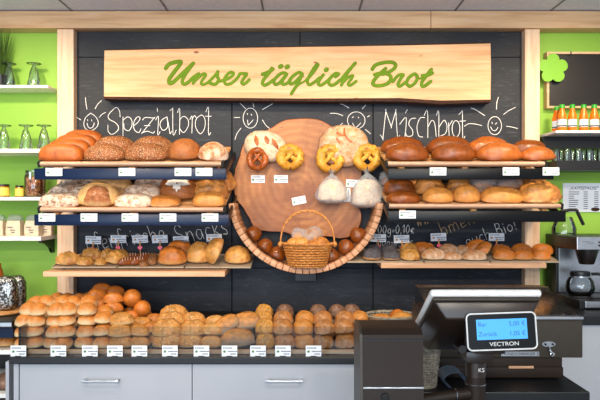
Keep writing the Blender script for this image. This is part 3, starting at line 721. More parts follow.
# upper right
G3 = 'long loaves on the upper right shelf'
for px, Y, w_, k, lb in ((402, -.19, 44, 'longdark', 'rear dark glossy loaf at the left end of the upper right shelf'), (448, -.19, 46, 'longdark', 'second rear dark glossy loaf from the left on the upper right shelf'),
    (488, -.19, 44, 'longbrown', 'third rear loaf, lighter orange-brown, below the chalk sun'), (528, -.19, 36, 'longdark', 'rear loaf at the right end beside the pine post'),
    (407, -.345, 44, 'longdark', 'front dark glossy loaf at the left end of the upper right shelf'), (453, -.345, 45, 'longdark', 'second front dark glossy loaf from the left on the upper right shelf'),
    (498.5, -.345, 47, 'longbrown', 'third front loaf, lighter orange-brown, of the upper right shelf'), (537, -.345, 36, 'longbrown', 'front loaf at the right end of the upper right shelf')):
    on(k, px, Y, w_, U_, lb, rnd.uniform(-.05, .05), group=G3, zs=.95)
# second right
G4 = 'loaves on the second right shelf'; r_ = ZMR
for px, Y, w_, k, lb, z_ in ((399, -.24, 33, 'longdark', 'rear dark glossy loaf next to the cheese pretzels, second right shelf', 1.3), (403, -.36, 35, 'longdark', 'front dark glossy loaf at the left end of the second right shelf', .8),
    (428.5, -.23, 30, 'goldoval', 'rear pale golden oval loaf, second from left on the second right shelf', 1.2), (437.5, -.355, 32, 'goldoval', 'front pale golden oval loaf, second from left on the second right shelf', .85),
    (458, -.22, 24, 'goldoval', 'rear small round golden loaf in the middle of the second right shelf', 1.5), (466, -.355, 28, 'goldoval', 'front small golden oval loaf in the middle of the second right shelf', 1.1),
    (501, -.355, 45, 'goldlong', 'long golden loaf in the front row of the second right shelf', .85),
    (538, -.345, 42, 'rustbig', 'large rustic golden loaf at the right end of the second shelf', .95), (531, -.2, 34, 'rustbig', 'rear rustic golden loaf behind the large one at right', 1.0), (421, -.095, 30, 'goldbox', 'squarish orange loaf at the back under the upper right rail', 1.1)):
    on(k, px, Y, w_, r_, lb, rnd.uniform(-.06, .06), group=G4, zs=z_)
def bag_mesh(L, W, H, seed, neck=0, nr=.012):
    bm = bmesh.new(); bmesh.ops.create_icosphere(bm, subdivisions=4, radius=1); off = Vector((seed, seed*2, 0))
    for v in bm.verts:
        d = v.co.normalized(); r = (abs(d.x)**3+abs(d.y)**3+abs(d.z)**3)**(-1/3)
        r *= 1+.05*noise.noise(d*4+off)+.03*noise.noise(d*11+off)
        X, Yv, Z = d.x*r, d.y*r, d.z*r
        if neck: k = 1-.68*min(1, max(0, (Z+1)/2))**1.9; X *= k; Yv *= k
        v.co = (X*L/2, Yv*W/2, (Z+1)*H/2)
    return bm
def bagged(k, loc, L, rot, label, group, Lb, Wb, Hb, zs=1, neck=0, seed=1, cat='bread'):
    t_ = thing('bagged_loaf', label, cat, loc, rot, group)
    nL, ms, on_, H = KIND[k]; o = bpy.data.objects.new('loaf', ms[0]); COL.objects.link(o); s = L/nL; o.scale = (s, s, s*zs); o.parent = t_; o.location = (0, 0, .003)
    link('plastic_bag', bag_mesh(Lb, Wb, Hb, seed, neck), 'film', t_, True)
    if neck:
        bm = bmesh.new(); lathe(bm, [(.016, Hb*.93), (.010, Hb), (.013, Hb+.008), (.024, Hb+.026)], 14, cap=False)
        for v in bm.verts: v.co += Vector((0, 0, 1))*.006*noise.noise(v.co*120)
        link('bag_neck', bm, 'film', t_, True)
    return t_
def onbag(k, px, Y, w_, Zf, lb, group, zs=1, seed=1, H=.085, W=.1):
    s = sc(Y); L = w_/s
    bagged(k, ((px-300)/s, Y, tz(Zf, YF, Y)), L*.9, (TILT, 0, 0), lb, group, L, W, H, zs, 0, seed)
onbag('goldoval', 482, -.22, 26, r_, 'small golden loaf in clear wrap, rear row of the second right shelf', G4, 1.0, 2, .09)
onbag('goldlong', 508, -.215, 27, r_, 'long golden loaf in clear wrap behind the long unwrapped one', G4, 1.3, 3, .085)
onbag('longdark', 395, -.10, 32, r_, 'dark loaf in clear wrap at the back left of the second right shelf', G4, 1.1, 4, .085)

# ------------------------------------------------------------------ lower wooden shelf boards and trays
YB = -.22
def board(x0, x1, py, label, YB, th, lift):
    t_ = thing('wooden_shelf_board', label, 'shelf')
    a, b = PX(x0, YB), PX(x1, YB); z = PZ(py, YB)
    link('board', B(a, b, YB, -.062, z-th, z, bev=.002), 'beech', t_)
    link('front_edge', B(a, b, YB-.006, YB-.0005, z-th-.001, z-.0015, bev=.001), 'beech', t_)
    link('back_ledge', B(a+.06, b-.01, -.060, -.013, z-th, z+.030+lift, bev=.002), 'beech', t_)
    if lift > .004:
        for x in (a+.06, (a+b)/2, b-.05): link('tray_support', B(x-.006, x+.006, -.266, -.235, z, z+lift, bev=.001), 'black', t_)
    return z+lift
zl = board(43.5, 225, 271.3, 'beech shelf board at left carrying the snack trays', -.34, .022, .0055)
zr_ = board(381, 546, 263, 'beech shelf board at right carrying the roll trays', -.268, .022, .0)
TT = math.atan(.034/.19)
def tray(x0, x1, z, label, m='grey_bread_tray'):
    Yf = -.262; s = sc(Yf); a, b = PX(x0, Yf), PX(x1, Yf); w_ = (b-a)/2
    bm = bmesh.new(); dep = .235
    box(bm, -w_, w_, 0, dep, 0, .002)
    for q in ((-w_, -w_+.003, 0, dep), (w_-.003, w_, 0, dep), (-w_, w_, 0, .003), (-w_, w_, dep-.003, dep)): box(bm, q[0], q[1], q[2], q[3], .002, .007)
    o = link('baking_tray', bm, m, None, loc=((a+b)/2, Yf, z+.0005), rot=(TT, 0, 0))
    tag(o, label, 'tray', 'shallow trays on the lower shelf boards'); return o
zt_l, zt_r = zl, zr_
tray(51.5, 116.5, zt_l, 'leftmost shallow tray holding filled pastries'); tray(117.5, 184, zt_l, 'middle tray of the left board with glazed sticks and small loaves'); tray(185, 251, zt_l, 'tray overhanging the left board end below golden round loaves')
tray(347, 423.5, zt_r, 'tray of poppy seed rolls overhanging the right board at its left end'); tray(424.5, 489.5, zt_r, 'middle tray on the right board with floured rolls'); tray(490.5, 559, zt_r, 'right tray on the right board with golden rolls beside the pine post')
def tray_z(z, Y): return z+.003+(Y+.262)*math.tan(TT)
def ont(k, px, Y, w_, z, lb, rz=0, rx=None, zs=1, group=None, lift=0, ry=0, cat='pastry'):
    s = sc(Y); bread(k, ((px-300)/s, Y, tray_z(z, Y)+lift), w_/s, (TT if rx is None else rx, ry, rz), lb, cat, group, zs)
G5 = 'snacks on the left trays'
ont('pastry', 69, -.2, 24, zt_l, 'flaky golden filled pastry at the far left of the left tray', .1, group=G5)
ont('pastry', 85, -.215, 17, zt_l, 'flaky golden pastry second from left, front of the tray', .5, group=G5)
ont('pastry', 92, -.13, 22, zt_l, 'flaky golden pastry at the back of the left tray', .1, group=G5, zs=1.1)
ont('pastry', 101, -.215, 14, zt_l, 'small brown-edged pastry in the front of the left tray', 1.0, group=G5)
ont('pastry', 107, -.13, 15, zt_l, 'pastry below the second price sign at the back of the left tray', .8, group=G5, zs=1.5)
ont('pastry', 117.5, -.18, 24, zt_l, 'diagonal chocolate-speckled pastry on the tray seam', .9, group=G5, zs=1.1)
for i, (px, Y, r) in enumerate(((126, -.215, .6), (131, -.14, .6), (138, -.21, .6), (144, -.135, .6))):
    ont('glaze', px, Y, 17, zt_l, ['front left glazed brown stick with white icing', 'rear left glazed brown stick with white icing', 'front right glazed brown stick with white icing', 'rear right glazed brown stick below the heart clip'][i], r, group=G5, zs=1.3)
ont('nutty', 151.5, -.21, 11, zt_l, 'nut-covered pastry beside the sticks, right one', 0, group=G5)
ont('nutty', 143.5, -.245, 9, zt_l, 'small nut-covered pastry in front of the sticks', .5, group=G5)
ont('nutty', 153, -.13, 11, zt_l, 'nut-covered pastry at the back, left of the small loaf', .5, group=G5)
ont('snackloaf', 172.5, -.2, 29, zt_l, 'smooth orange-brown small loaf at the front of the middle tray', 0, group=G5, cat='bread', zs=1.05)
ont('snackloaf', 180, -.1, 28, zt_l, 'smooth orange-brown small loaf behind the front one on the middle tray', 0, group=G5, cat='bread', zs=1.1)
ont('golden', 200, -.16, 27, zt_l, 'big round golden crusty loaf on the overhanging left tray', 0, group=G5, cat='bread', zs=1.1)
ont('golden', 220, -.2, 27, zt_l, 'golden oval loaf standing on edge against its neighbours', 0, rx=.25, ry=-1.15, group=G5, cat='bread', lift=.054, zs=.8)
ont('golden', 238, -.17, 26, zt_l, 'round grainy golden loaf at the right end beside the peg rack', 0, group=G5, cat='bread', zs=.95)
G6 = 'rolls on the right trays'
for k, px, Y, w_, lb, z_ in (('poppy', 372, -.21, 19, 'leftmost front poppy seed roll beside the peg rack', 1.1), ('poppy', 391, -.215, 18, 'front poppy seed roll, right one of the pair', 1.0), ('poppy', 389, -.13, 17, 'rear poppy seed roll behind the front pair', 1.2), ('poppy', 374, -.13, 17, 'rear left poppy seed roll close to the peg rack', 1.1),
    ('cheeser', 410, -.215, 19, 'front golden cheese-topped roll beside the poppy rolls', .9), ('cheeser', 409, -.14, 18, 'rear golden cheese-topped roll under the price sign', 1.1),
    ('snackor', 423, -.1, 25, 'orange-brown roll lying at the back behind the tray seam', 1.0), ('snackfl', 433, -.205, 25, 'front floured roll at the left of the middle right tray', 1.1), ('snackfl', 448, -.13, 22, 'rear floured roll in the middle of the middle right tray', 1.2),
    ('snackfl', 452, -.21, 20, 'second front floured roll of the middle right tray', .9), ('snackfl', 474, -.215, 25, 'third front floured roll of the middle right tray', .95), ('snackfl', 463, -.12, 20, 'rear floured roll left of the upright rolls', 1.1)):
    ont(k, px, Y, w_, zt_r, lb, rnd.uniform(-.1, .1), group=G6, zs=z_*.84, cat='roll')
ont('snackor', 477, -.12, 22, zt_r, 'orange roll leaning up at the back of the right trays', 0, ry=-.6, group=G6, lift=.016, cat='roll')
ont('snackor', 486, -.175, 20, zt_r, 'orange roll leaning steeply right of the leaning back roll', 0, ry=-.9, group=G6, lift=.024, cat='roll')
for k, px, Y, w_, lb in (('snackor', 504, -.21, 22, 'front golden roll at the left of the right tray'), ('snackor', 523, -.21, 20, 'front golden roll in the middle of the right tray'), ('snackor', 541, -.21, 19, 'front golden roll at the right end of the tray'),
    ('snackor', 501, -.12, 20, 'rear golden roll under the rightmost price sign'), ('snackor', 521, -.12, 22, 'rear golden roll in the middle of the right tray'), ('snackor', 542, -.12, 22, 'rear golden roll beside the pine post')):
    ont(k, px, Y, w_, zt_r, lb, rnd.uniform(-.1, .1), group=G6, zs=.92, cat='roll')
M['icing'] = plain('icing', '#efe3cf', .4)
for o in [q for q in bpy.data.objects if q.name.startswith('glazed_stick')]:
    bm = bmesh.new()
    t2 = BVHTree.FromPolygons([v.co for v in o.data.vertices], [p.vertices for p in o.data.polygons])
    for x in (-.024, -.008, .008, .024):
        q = []
        for k in range(7):
            h = t2.ray_cast(Vector((x-.005+.01*k/6, -.017+.034*k/6, .2)), Vector((0, 0, -1)))
            if h[0]: q.append(h[0])
        if len(q) > 2: tube(bm, q, .0016, 5)
    link('icing', bm, 'icing', o, True)
# stake price signs
def heart(s, n=20): return [(s*16*math.sin(t)**3/17, s*(13*math.cos(t)-5*math.cos(2*t)-2*math.cos(3*t)-math.cos(4*t))/17) for t in [2*PI*k/n for k in range(n)]]
ps = thing('price_sign', 'x', 'price sign')
link('card', B(-.038, .038, -.0015, 0, .044, .082, bev=.0004), 'paper', ps)
link('print', lines(bmesh.new(), -.036, .036, .046, .08, -.0016), 'ink', ps)
link('logo', prism(bmesh.new(), [(-.024+.006*math.cos(2*PI*k/10), .060+.005*math.sin(2*PI*k/10)) for k in range(10)], -.0021, -.0016), 'orange_ink', ps)
link('clothes_peg', B(-.003, .003, -.006, .003, .018, .056, bev=.001), 'slat_wood', ps)
link('heart_clip', prism(bmesh.new(), [(x, z+.020) for x, z in heart(.012)], -.010, -.006), 'pink', ps)
link('stake', B(-.0015, .0015, -.005, -.002, -.045, .02), 'slat_wood', ps)
ps2 = None
for i, (px, py, lb, z0) in enumerate(((93, 240, 'leftmost price sign with pink heart clip above the filled pastries', 0), (118.5, 239, 'second price sign with pink heart clip, above the pastries', 0), (140.5, 239, 'third price sign with pink heart clip, above the glazed sticks', 0), (160.5, 239, 'fourth price sign with pink heart clip, left of the small loaves', 0),
    (181.5, 240, 'price sign standing behind the orange-brown small loaves', 0), (214.5, 238, 'price sign half hidden by the upright golden loaf', 0), (378, 238, 'price sign with heart clip half hidden by the peg rack', 1), (402, 239, 'price sign with heart clip above the poppy seed rolls', 1), (439, 237, 'price sign with heart clip above the floured rolls', 1), (496.5, 237, 'rightmost price sign, above the golden rolls', 1))):
    Y = -.075; loc = (PX(px, Y), Y, PZ(py, Y)-.063)
    if i == 0: ps.location = loc; ps['label'] = lb; ps['group'] = 'price signs behind the trays'; ps.rotation_euler = (0, .03, 0)
    else: dup(ps, loc, (0, rnd.uniform(-.05, .05), 0), lb, 'price signs behind the trays')

# ------------------------------------------------------------------ tree slice
def outline():
    pts = [(300,119),(318,120),(332,127),(343,133),(356,148),(361,165),(360,185),(356,200),(361,215),(358,228),(350,236),(340,238),(325,236),(308,240),(296,237),(285,232),(268,231),(255,228),(250,219),(243,207),(236,198),(234,180),(236,168),(240,158),(244,145),(258,135),(272,128),(284,121)]
    return smoothpts(pts+[pts[0]], 5)[:-1]
ol = outline(); Yd = -.075
bm = bmesh.new()
pv = [(P(x, y, Yd).x+.004*noise.noise(Vector((x*.2, y*.2, 0))), P(x, y, Yd).z) for x, y in ol]
cx = sum(p[0] for p in pv)/len(pv); cz = sum(p[1] for p in pv)/len(pv)
prism(bm, [(x-cx, z-cz) for x, z in pv], Yd, -.014)
ts = link('tree_slice', bm, 'slice', None, loc=(cx, 0, cz))
tag(ts, 'large irregular tree trunk slice mounted on the slate in the middle', 'tree slice')
br = bmesh.new(); n = len(pv)
for i in range(n):
    pass
inner = [(x-cx, z-cz) for x, z in pv]
a = [br.verts.new((x*1.001, Yd+.003, z*1.001)) for x, z in inner]; b = [br.verts.new((x*1.012, Yd+.008, z*1.012)) for x, z in inner]; c = [br.verts.new((x*1.012, -.0145, z*1.012)) for x, z in inner]; d_ = [br.verts.new((x*1.001, -.0145, z*1.001)) for x, z in inner]
for q, w_ in ((a, b), (b, c), (c, d_)):
    for i in range(n): br.faces.new((q[i], q[(i+1) % n], w_[(i+1) % n], w_[i]))
link('bark_rim', br, 'b_tin', ts, True)
# peg rack: arc of wooden dowels with a thin back strap
pr = thing('peg_rack', 'curved rack of wooden pegs cradling brown rolls below the tree slice', 'rack')
Yp = -.25; C0 = P(306, 196, Yp); R0 = 75/sc(Yp)
NP = 33
for i in range(NP):
    a = math.radians(188+i*(352-188)/(NP-1))
    x, z = C0.x+R0*math.cos(a), C0.z+R0*math.sin(a)*1.0
    bm = bmesh.new(); hw = .0148
    m4 = Matrix.Translation((x, 0, z)) @ Matrix.Rotation(-(a-PI/2), 4, 'Y')
    box(bm, -hw, hw, Yp, -.02, -.0135, .0135, bev=.003, mtx=m4)
    link('peg', bm, 'peg_wood', pr, .6)
bm = bmesh.new()
for yy in (Yp+.05, -.06):
    tube(bm, [(C0.x+(R0+.016)*math.cos(math.radians(186+j*4.2)), yy, C0.z+(R0+.016)*math.sin(math.radians(186+j*4.2))) for j in range(41)], .003, 6)
link('wire_hoop', bm, 'black', pr, True)
link('mounting_board', B(C0.x-.05, C0.x+.05, -.035, -.0125, C0.z-R0-.07, C0.z-R0-.018), 'black', pr)
G7 = 'round brown rolls in the peg rack'
sr = R0-.0135-.001
for i, (ang, lb) in enumerate(((216, 'uppermost left round brown roll in the curved peg rack'), (231, 'second round brown roll down the left curve of the peg rack'), (244, 'round brown roll left of the wicker basket in the peg rack'), (293, 'round brown roll right of the wicker basket in the peg rack'), (308, 'second round brown roll up the right curve of the peg rack'), (323, 'uppermost right round brown roll in the curved peg rack'))):
    a = math.radians(ang); x, z = C0.x+sr*math.cos(a), C0.z+sr*math.sin(a)
    bread('roundbrown', (x, -.17, z), .078, (0, -(a+PI/2), .3), lb, 'roll', G7)

# ------------------------------------------------------------------ wicker basket
def wicker_basket(name, label, loc, rx0, ry0, rx1, ry1, H, rows, stakes, m, sr_=.0026, handle=None, open_rim=True):
    t_ = thing(name, label, 'basket', loc); bm = bmesh.new(); N = stakes*4
    for r in range(rows):
        u = (r+.5)/rows; ax, ay = rx0+(rx1-rx0)*u, ry0+(ry1-ry0)*u
        pts = []
        for k in range(N):
            th = 2*PI*k/N; wv = .0022*math.cos(th*stakes+(PI if r % 2 else 0))
            pts.append(((ax+wv)*math.cos(th), (ay+wv)*math.sin(th), .004+H*u))
        tube(bm, pts, sr_, 5, closed=True)
    for k in range(stakes*2):
        th = PI*k/stakes
        tube(bm, [(rx0*math.cos(th), ry0*math.sin(th), .0), (rx1*math.cos(th), ry1*math.sin(th), H)], .0016, 4)
    link('woven_side', bm, m, t_, True)
    bm = bmesh.new()
    for ph in (0, 2*PI/3, 4*PI/3):
        pts = []
        for k in range(120):
            th = 2*PI*k/120; q = th*26+ph
            pts.append(((rx1+.003+.0035*math.cos(q))*math.cos(th), (ry1+.003+.0035*math.cos(q))*math.sin(th), H+.003+.0035*math.sin(q)))
        tube(bm, pts, .003, 5, closed=True)
    link('rim', bm, m, t_, True)
    bm = bmesh.new(); lathe(bm, [(.001, .0), (1, .0), (1, .004), (.001, .004)], 32)
    bmesh.ops.scale(bm, vec=(rx0, ry0, 1), verts=bm.verts); link('base', bm, m, t_)
    if handle:
        bm = bmesh.new(); 
        for ph in (0, PI):
            pts = []
            for k in range(90):
                th = PI*k/89; q = k*.55+ph
                xx = -(rx1+.012)*math.cos(th)*(1 if abs(math.cos(th)) < .8 else 1); zz = H-.01+handle*math.sin(th)**.8
                pts.append((xx, .0032*math.cos(q), zz+.0032*math.sin(q)))
            tube(bm, pts, .0035, 6)
        link('handle', bm, m, t_, True)
        for s_ in (-1, 1):
            bm = bmesh.new(); lathe(bm, [(.006, -.012), (.012, -.006), (.013, .004), (.007, .012)], 10, (s_*(rx1+.012), 0, H)); link('handle_knot', bm, m, t_, True)
    return t_
zbk = C0.z-R0+.0135+.005
wb = wicker_basket('wicker_basket', 'honey-coloured wicker basket with arched handle standing in the peg rack', (PX(307.5, -.25), -.235, zbk), .085, .06, 0.113, .082, .104, 9, 20, 'wicker', sr_=.0042, handle=.165)
bx, by, bz = wb.location
G8 = 'bagged rolls in the wicker basket'
def inb(k, dx, dy, dz, L, lb, bag=True, ry=0, rz=0, rx=0):
    if bag: bagged(k, (bx+dx, by+dy, bz+dz), L*.92, (rx, ry, rz), lb, G8, L*1.1, L*.85, .062, 1, 0, int(dx*500)+9, 'roll')
    else: bread(k, (bx+dx, by+dy, bz+dz), L, (rx, ry, rz), lb, 'roll', G8)
inb('pale' if 'pale' in KIND else 'cheeser', -.062, -.01, .080, .072, 'golden roll at the left in the wicker basket', False)
inb('cheeser', -.03, -.035, .085, .07, 'golden roll at the front left of the wicker basket', False, .2)
inb('bseeds', .020, -.045, .082, .075, 'dark seeded roll in front of the wicker basket filling', False, -.3)
inb('bseeds', .060, -.03, .098, .075, 'seeded roll standing at the right in the wicker basket', False, .5, .3, .5)
inb('rolla', .028, .02, .118, .10, 'floured roll wrapped in a shiny clear bag on top of the basket', True, -.5, .2, .4)
inb('rollb', -.045, .02, .118, .07, 'small roll in a clear bag at the back left of the basket', True, .3)
inb('cheeser', -.005, .015, .02, .08, 'roll at the bottom of the wicker basket, mostly hidden', False)
inb('rolla', .05, .02, .02, .08, 'roll low at the right inside the wicker basket', False)
inb('rolla', -.05, .0, .01, .075, 'roll low at the left inside the wicker basket', False)

# ------------------------------------------------------------------ breads and pretzels on the slice
def hook(px, py, Y, label):
    h = thing('hook', label, 'hook', (PX(px, Y), 0, PZ(py, Y)), group='hooks on the tree slice')
    bm = tube(bmesh.new(), [(0, Yd-.0005, .002), (0, Y-.004, 0), (0, Y-.012, .002), (0, Y-.014, .010)], .0022, 6); link('arm', bm, 'steel', h, True)
    return h
def pretzel(px, py, Y, rw, rh, mat_, tr, label, group, seed):
    t_ = thing('pretzel', label, 'pretzel', (PX(px, Y), Y, PZ(py, Y)), group=group); s = sc(Y); a, b = rw/s, rh/s
    pts = []; rad = []
    N = 56
    for k in range(N):      # loop with crossed ends twisted in the middle
        u = k/(N-1); th = -PI/2+.12+(2*PI-.24)*u
        pts.append((a*math.cos(th)*(1+.0*u), .006*math.sin(3*th), b*math.sin(th)))
        rad.append(tr*(.95+.25*math.sin(PI*u)))
    bm = bmesh.new()
    e1 = [(a*.50*(1-u)-.75*a*u, -.004-.010*math.sin(PI*u), b*.85*(1-u)-b*.55*u) for u in [i/9 for i in range(10)]]
    e2 = [(-a*.50*(1-u)+.75*a*u, -.004-.004*math.sin(PI*u), b*.85*(1-u)-b*.55*u) for u in [i/9 for i in range(10)]]
    tube(bm, pts, rad, 12); link('ring', bm, mat_, t_, True)
    for e_ in (e1, e2):
        bm = bmesh.new(); tube(bm, e_, [tr*(.62-.2*i/9) for i in range(10)], 10); link('crossed_arm', bm, mat_, t_, True)
    for o in t_.children:
        for v in o.data.vertices:
            v.co += v.co.normalized()*(.007 if 'cheese' in mat_ else .001)*noise.noise(v.co*55+Vector((seed, 0, 0)))
    return t_
Gp = 'pretzels hanging on the tree slice'
YP = -.135
pretzel(257.5, 159.5, YP, 7.8, 9, 'b_pretzel', .0145, 'salted brown pretzel at the far left of the tree slice', Gp, 1)
pretzel(290, 157.5, YP, 9, 9, 'b_cheesep', .0205, 'yellow cheese pretzel with brown left edge, second from left', Gp, 2)
pretzel(330.5, 159, YP, 10, 10.2, 'b_cheesep', .0205, 'yellow cheese pretzel in the middle, left of the floured farm loaf front', Gp, 3)
pretzel(367, 158, YP, 9.8, 9.8, 'b_cheesep', .0205, 'yellow cheese pretzel at the far right beside the slate seam', Gp, 4)
for px, py, lb in ((257.5, 148.5, 'small steel hook holding the brown pretzel'), (290, 147, 'small steel hook holding the second pretzel'), (330.5, 147, 'small steel hook holding the third pretzel'), (367, 147, 'small steel hook holding the rightmost pretzel')):
    hook(px, py, YP, lb)
# slashed oval loaf and round farm loaf standing against the slice
o = bread('farmer', (PX(265, -.12), -.078, PZ(146, -.12)), 43/sc(-.12), (PI/2, .18, 0), 'oval white-floured loaf with three slashes mounted at the upper left of the tree slice', 'bread'); o.scale[1] *= .85
nL, ms, _, H = KIND['farmer']; bt = BVHTree.FromPolygons([v.co for v in ms[0].vertices], [p.vertices for p in ms[0].polygons])
for (x, y, an, ln) in ((-.045, .02, 1.9, .034), (.005, .035, 2.0, .026), (.05, .02, 2.2, .036)):
    bm = bmesh.new(); prev = None
    for i in range(9):
        u = i/8*2-1; w_ = .011*(1-u*u)+.0008; ccx, ccy = x+ln*u*math.cos(an), y+ln*u*math.sin(an); row = []
        for s_ in (-1, 0, 1):
            X, Yv = ccx-math.sin(an)*w_*s_, ccy+math.cos(an)*w_*s_; h = bt.ray_cast(Vector((X, Yv, .4)), Vector((0, 0, -1)))
            row.append(bm.verts.new((h[0]+h[1]*(.0012 if s_ else .0035)) if h[0] else (X, Yv, .03)))
        if prev: bm.faces.new((prev[0], row[0], row[1], prev[1])); bm.faces.new((prev[1], row[1], row[2], prev[2]))
        prev = row
    s = link('slash', bm, 'b_tin', o, True)
me = ms[0].copy(); me.materials.clear(); M['b_farm2'] = bread_mat('crust_farm', '#c9986a', '#b07a44', .65, flour=.72, fl_scale=50, nz=.2)
me.materials.append(M['b_farm2'])
o2 = bpy.data.objects.new('floured_loaf', me); COL.objects.link(o2); o2.location = (PX(344, -.12), -.078, PZ(145.5, -.12)); o2.rotation_euler = (PI/2, 0, 0); s = 50/sc(-.12)/nL; o2.scale = (s, s*.98, s)
tag(o2, 'big round farm loaf with a carved twig mark, upper right on the tree slice', 'bread')
for (pts_,) in (([(-.035, .055), (-.005, .04), (.02, .055)],), ([(.0, .075), (.0, .05), (.01, .03), (.03, .01)],), ([(-.035, .03), (-.02, .005)],)):
    bm = bmesh.new(); prev = None
    for (x, y) in smoothpts(pts_, 4):
        row = []
        for s_ in (-1, 1):
            h = bt.ray_cast(Vector((x+.004*s_, y+.003*s_, .4)), Vector((0, 0, -1))); row.append(bm.verts.new(h[0]+h[1]*.0012))
        if prev: bm.faces.new((prev[0], row[0], row[1], prev[1]))
        prev = row
    link('carved_mark', bm, 'b_tin', o2, True)
# bagged loaves
def bigbag(px0, px1, py0, py1, Y, label, seed, tilt=0):
    s = sc(Y); W = (px1-px0)/s; H = (py1-py0)/s
    t_ = thing('bagged_loaf', label, 'bread', (PX((px0+px1)/2, Y), Y, PZ(py1, Y)), (0, tilt, 0), 'bagged loaves hanging on the tree slice')
    me = loaf_mesh('loaf', W*.90, .088, H*.82, seed=seed, p=2.2, amp=.06); me.materials.append(M['b_flourw']); o = bpy.data.objects.new('loaf', me); COL.objects.link(o); o.parent = t_; o.location = (0, 0, .006)
    bm = bag_mesh(W*1.16, .10, H, seed, 1); link('plastic_bag', bm, 'film', t_, True)
    bm = bmesh.new(); lathe(bm, [(.018, H*.93), (.009, H*1.0), (.011, H+.008), (.022, H+.024)], 14, cap=False); link('bag_neck', bm, 'film', t_, True)
    bm = tube(bmesh.new(), [(0, 0, H+.004), (0, .02, H+.02), (0, Yd-Y-.0005, H+.02)], .002, 6); link('hanger', bm, 'steel', t_, True)
bigbag(316, 348, 175, 204, -.14, 'white-floured loaf in a clear tied bag under the middle cheese pretzel', 11)
bigbag(352, 387, 174, 208, -.14, 'larger white-floured loaf in a clear tied bag at the right edge of the tree slice', 12, -.08)
for px, py, r, lb in ((258, 179, 0, 'small price label pinned below the brown pretzel'), (281, 179, 0, 'small price label pinned below the second pretzel'), (299, 200.5, -.2, 'tilted price label pinned above the wicker basket'), (353, 183.5, .05, 'price label pinned between the two bagged loaves'), (347, 195, 1.5, 'narrow price label standing upright right of the smaller bagged loaf')):
    price_label((PX(px, -.08), Yd-.002, PZ(py, -.08)), (0, r, 0), lb, 'price labels pinned on the tree slice').scale = (.95, 1, 1.1)

# ------------------------------------------------------------------ bread counter
XL, XR = PX(8.5, -.62), .985
bc = thing('bread_counter', 'long low counter with black worktop and grey drawers carrying the rolls', 'counter')
link('worktop', B(XL, XR, -.62, -.014, .878, .906, bev=.003), 'worktop', bc)
link('carcass', B(XL+.02, XR-.01, -.575, -.03, .08, .877), 'laminate', bc)
link('plinth', B(XL+.05, XR-.03, -.53, -.06, 0, .079), 'dark', bc)
link('side_panel', B(XL+.012, XL+.032, -.6, -.576, .08, .876), 'laminate', bc)
x0 = XL+.036; seams = [PX(192.5, -.6), PX(374, -.6), XR-.012]
for i, x1 in enumerate(seams):
    for (z0, z1) in ((.60, .873), (.34, .596), (.09, .336)):
        d = link('drawer_front', B(x0, x1-.003, -.60, -.5755, z0, z1, bev=.0015), 'laminate', bc)
        if i < 2:
            zc = z1-.062; xc = [PX(100.5, -.62), PX(284, -.62)][i]; bm = bmesh.new(); box(bm, xc-.076, xc+.076, -.632, -.626, zc-.004, zc+.004, bev=.002)
            for s_ in (-1, 1): box(bm, xc+s_*.066-.006, xc+s_*.066+.006, -.627, -.6005, zc-.005, zc+.005)
            link('handle', bm, 'steel', d)
    x0 = x1
# glass guard
gp = thing('glass_guard', 'low clear glass guard along the front of the counter rolls', 'glass guard')
zg = PZ(327, -.6); xa, xb = PX(18.5, -.6), PX(357, -.6)
link('front_pane', B(xa, xb, -.602, -.596, .9065, zg, bev=.0006), 'pane', gp)
link('side_pane', B(xa, xa+.006, -.595, -.25, .9065, zg), 'pane', gp)
tag(link('display_board', B(xa+.02, PX(372, -.55), -.565, -.56+.02, .907, .921, bev=.001), 'pine'), 'pale wooden edge board on which the counter rolls are stacked', 'board')
SL = .15
bmx = prism_x(bmesh.new(), [(-.545, .907), (-.02, .907), (-.02, .907+.006+SL*.525), (-.545, .913)], xa+.02, PX(372, -.5))
tag(link('sloped_display_base', bmx, 'dark'), 'dark sloped base under the stacked counter rolls', 'display base')
# price cards in front
cd = thing('counter_price_card', 'x', 'price card')
link('card', B(-.0315, .0315, -.001, .001, 0, .044, bev=.0004), 'paper', cd)
link('print', lines(bmesh.new(), -.03, .03, .003, .042, -.0011), 'ink', cd)
link('logo', prism(bmesh.new(), [(-.020+.0055*math.cos(2*PI*k/10), .020+.005*math.sin(2*PI*k/10)) for k in range(10)], -.0016, -.0011), 'green_ink', cd)
link('clip_base', B(-.012, .012, -.006, .006, -.0005, .003), 'dark', cd)
cards = [(18.5, 'leftmost, in front of the double rolls'), (58.5, 'second from left, in front of the double rolls'), (90, 'third from left, in front of the split rolls'), (115, 'fourth from left, in front of the dark-seeded rolls'), (139.5, 'fifth from left, in front of the speckled rolls'), (170, 'sixth from left, in front of the cheese rolls'), (201.5, 'seventh from left, between cheese rolls and oval rolls'), (229.5, 'eighth from left, in front of the big floured rolls'), (258, 'fourth from right end of the row of counter cards'), (283, 'second from right, before the brown rolls'), (313.5, 'rightmost of the counter cards')]
for i, (px, lb) in enumerate(cards):
    loc = (PX(px, -.61), -.611, .9075); lb = 'white price card ' + lb
    if i == 0: cd.location = loc; cd['label'] = lb; cd['group'] = 'price cards along the counter edge'
    else: dup(cd, loc, (0, 0, 0), lb, 'price cards along the counter edge')
ORD = ['lowest', 'second up', 'third up', 'fourth up']
ROW = ['front', 'second', 'third', 'rearmost']
